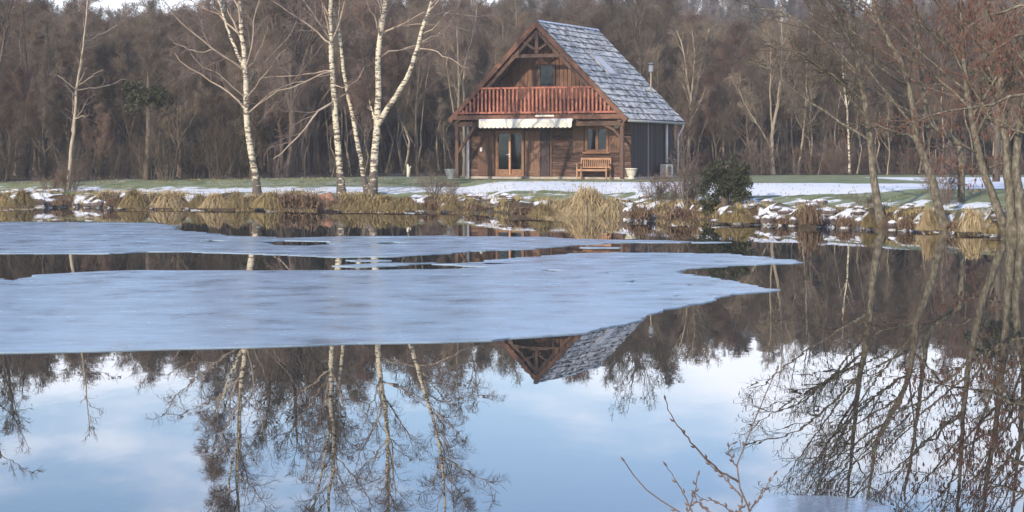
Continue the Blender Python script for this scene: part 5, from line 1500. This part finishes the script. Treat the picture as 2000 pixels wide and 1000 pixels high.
for k in range(13):
    xx = -W_ / 2 + .13 + k * (W_ - .26) / 12
    MB().bar((xx, .252, .552), (xx, .283, .843), .045, .018, (0, 1, 0)).build('back_slat', M['bench'], bench)
def urn(px, py, Y, s, label):
    X = (px - 1000) / FPX * Y
    z = CAMZ + (HOR - py) * Y / FPX
    u_ = MB().lathe([(.13, 0), (.15, .03), (.10, .09), (.17, .17), (.20, .32), (.235, .40), (.25, .405), (.25, .44), (.21, .44), (.20, .38), (.0, .375)], 20).build('planter', M['pot'], None, True, loc=(X, Y, z), scale=(s, s, s))
    tag(u_, label, 'planter')
    MB().lathe([(.19, .0), (.0, .03)], 14, (0, 0, .39)).build('soil', M['soil'], u_, True)
urn(879, 350, 88.2, 1.0, 'cream stone urn planter left of the cabin')
urn(1233, 350, 86.3, 1.05, 'cream stone urn planter at the cabin right front corner')
# outdoor unit
vv = V_(1307, PU + .45)
acx = cabin_world(PU + .40, vv - .2, -.02)
ac = empty('outdoor_unit', acx, R(-24.2)); tag(ac, 'pale outdoor air conditioning unit beside the cabin side wall', 'air conditioner')
MB().box((0, 0, .36), (.34, .82, .60)).build('casing', M['pot'], ac, bevel=.02)
MB().tube([(.172, -.12, .36), (.19, -.12, .36)], .24, 20).build('fan_grille', M['dark'], ac)
for k in range(7):
    MB().box((.20, -.12, .16 + k * .066), (.012, .46, .012)).build('grille_bar', M['white'], ac)
for k in range(5):
    MB().box((-.12 + k * .06, -.414, .36), (.025, .012, .48)).build('louvre', M['metal'], ac)
for s_ in (-1, 1): MB().box((0, s_ * .3, .03), (.36, .08, .06)).build('foot', M['dark'], ac)
# small stake on the lawn
Xs = (797 - 1000) / FPX * 97
stake = tag(MB().tube([(0, 0, -.05), (.03, 0, .35), (-.03, 0, .62)], [.07, .10, .04], 7).tube([(.0, 0, .3), (.14, 0, .52)], [.05, .03], 6).build('tree_stub', M['pot'], None, True, loc=(Xs, 97, float(hgt(Xs, 97)))),
            'small pale forked stub standing on the lawn left of the cabin', 'stub')
# ---------------------------------------------------------------- haze
hm = bpy.data.materials.new('haze'); hm.use_nodes = True
hn = hm.node_tree.nodes; hn.clear()
ho = hn.new("ShaderNodeOutputMaterial"); hv = hn.new("ShaderNodeVolumePrincipled")
hv.inputs["Color"].default_value = (0.91, 0.92, 0.94, 1); hv.inputs["Density"].default_value = 0.0006
hv.inputs["Anisotropy"].default_value = 0.0
hm.node_tree.links.new(hv.outputs[0], ho.inputs["Volume"])
hz = MB().box((0, 290, 24.5), (1200, 800, 56)).build('haze', hm)
tag(hz, 'thin winter haze over the pond and wood', 'haze', kind='stuff')
# ---------------------------------------------------------------- foreground branch
YF = 5.2
tw = empty('foreground_shrub', (P(1470, 1000, YF)[0], YF, .38)); tag(tw, 'bare budding shrub branches rising in front of the camera over the water', 'shrub')
o_ = np.array([P(1470, 1000, YF)[0], YF, .38])
M['fg'] = mat('budding_twig', [(0.3, (0.09, 0.06, 0.05)), (0.7, (0.22, 0.155, 0.13))], scale=30, rough=0.6, bump=0.3)
zb = (.38 - CAMZ) * -FPX / YF + HOR
brs = [
 ([(1500, zb, 0), (1490, 1200, 0), (1475, 1050, 0), (1465, 1000, 0), (1451.5, 970, 0), (1442, 940, 0), (1439, 913, 0), (1447, 892, 0), (1458, 862, 0), (1470, 827, .02), (1484, 800, .04), (1500, 760, .06), (1517, 722, .08)], .0048, .0012),
 ([(1442, 941, 0), (1424, 930, -.02), (1405, 919, -.04), (1387, 902, -.05), (1370, 887, -.06), (1345, 858, -.08), (1324, 832, -.1), (1309, 810, -.1), (1301, 781, -.12)], .0032, .0011),
 ([(1450, 972, 0), (1430, 950, .03), (1407, 925, .05), (1385, 905, .06), (1372, 888, .07)], .0026, .001),
 ([(1440, zb, -.3), (1400, 1090, -.2), (1360, 1025, -.2), (1328, 1000, -.2), (1293, 979, -.2), (1270, 962, -.2), (1249, 944, -.2), (1232, 920, -.2), (1218, 900, -.2)], .0040, .0012),
 ([(1370, 1040, -.2), (1352, 1000, -.1), (1332, 959, -.1), (1318, 936, -.1), (1304, 910, -.1)], .0026, .001),
 ([(1335, 1020, .1), (1343, 1000, .1), (1356, 965, .1), (1360, 948, .1), (1363, 928, .1)], .0026, .0012),
 ([(1450, 1020, .1), (1431, 1000, .1), (1400, 980, .1), (1380, 977, .1), (1366, 970, .1), (1358, 962, .1)], .0022, .001),
 ([(1400, 1015, .1), (1385, 1000, .1), (1376, 992, .1), (1366, 984, .1), (1357, 970, .1)], .0020, .001),
 ([(1466, 997, 0), (1479, 977, .03), (1497, 952, .05), (1512, 928, .06)], .0022, .0009),
 ([(1436, 1010, .0), (1442, 1000, 0), (1449, 990, 0), (1450, 982, 0)], .0022, .0012),
 ([(1438, 911, 0), (1430, 897, 0), (1423, 883, 0), (1425, 872, 0), (1431, 866, 0)], .0020, .0009)]
rg_ = np.random.default_rng(9)
for path, r0, r1 in brs:
    pts = [P(a, b, YF + c) - o_ for a, b, c in path]
    n = 22
    sp = smooth_path(pts, n, rg_, .0012)
    rr = r0 + (r1 - r0) * np.linspace(0, 1, n)
    V, F = tubes(sp[None], rr[None], 8)
    bo = link('branch', mesh_np('branch', V, F, M['fg'], True), tw)
    # buds
    for k in range(5, n, 3):
        if sp[k][2] + .38 < 1.05: continue
        d = sp[min(k + 1, n - 1)] - sp[k - 1]; d /= np.linalg.norm(d)
        sd_ = np.cross(d, [0, 1, 0]) * (1 if k % 2 else -1)
        e = sp[k] + sd_ * rr[k] * .6
        q = np.array([e, e + sd_ * .004 + d * .004, e + sd_ * .006 + d * .011])
        if k >= n - 2: q = np.array([sp[-1], sp[-1] + d * .006, sp[-1] + d * .014])
        V, F = tubes(q[None], np.array([[.0022, .0030, .0008]]), 6)
        link('bud', mesh_np('bud', V, F, M['fg'], True), bo)
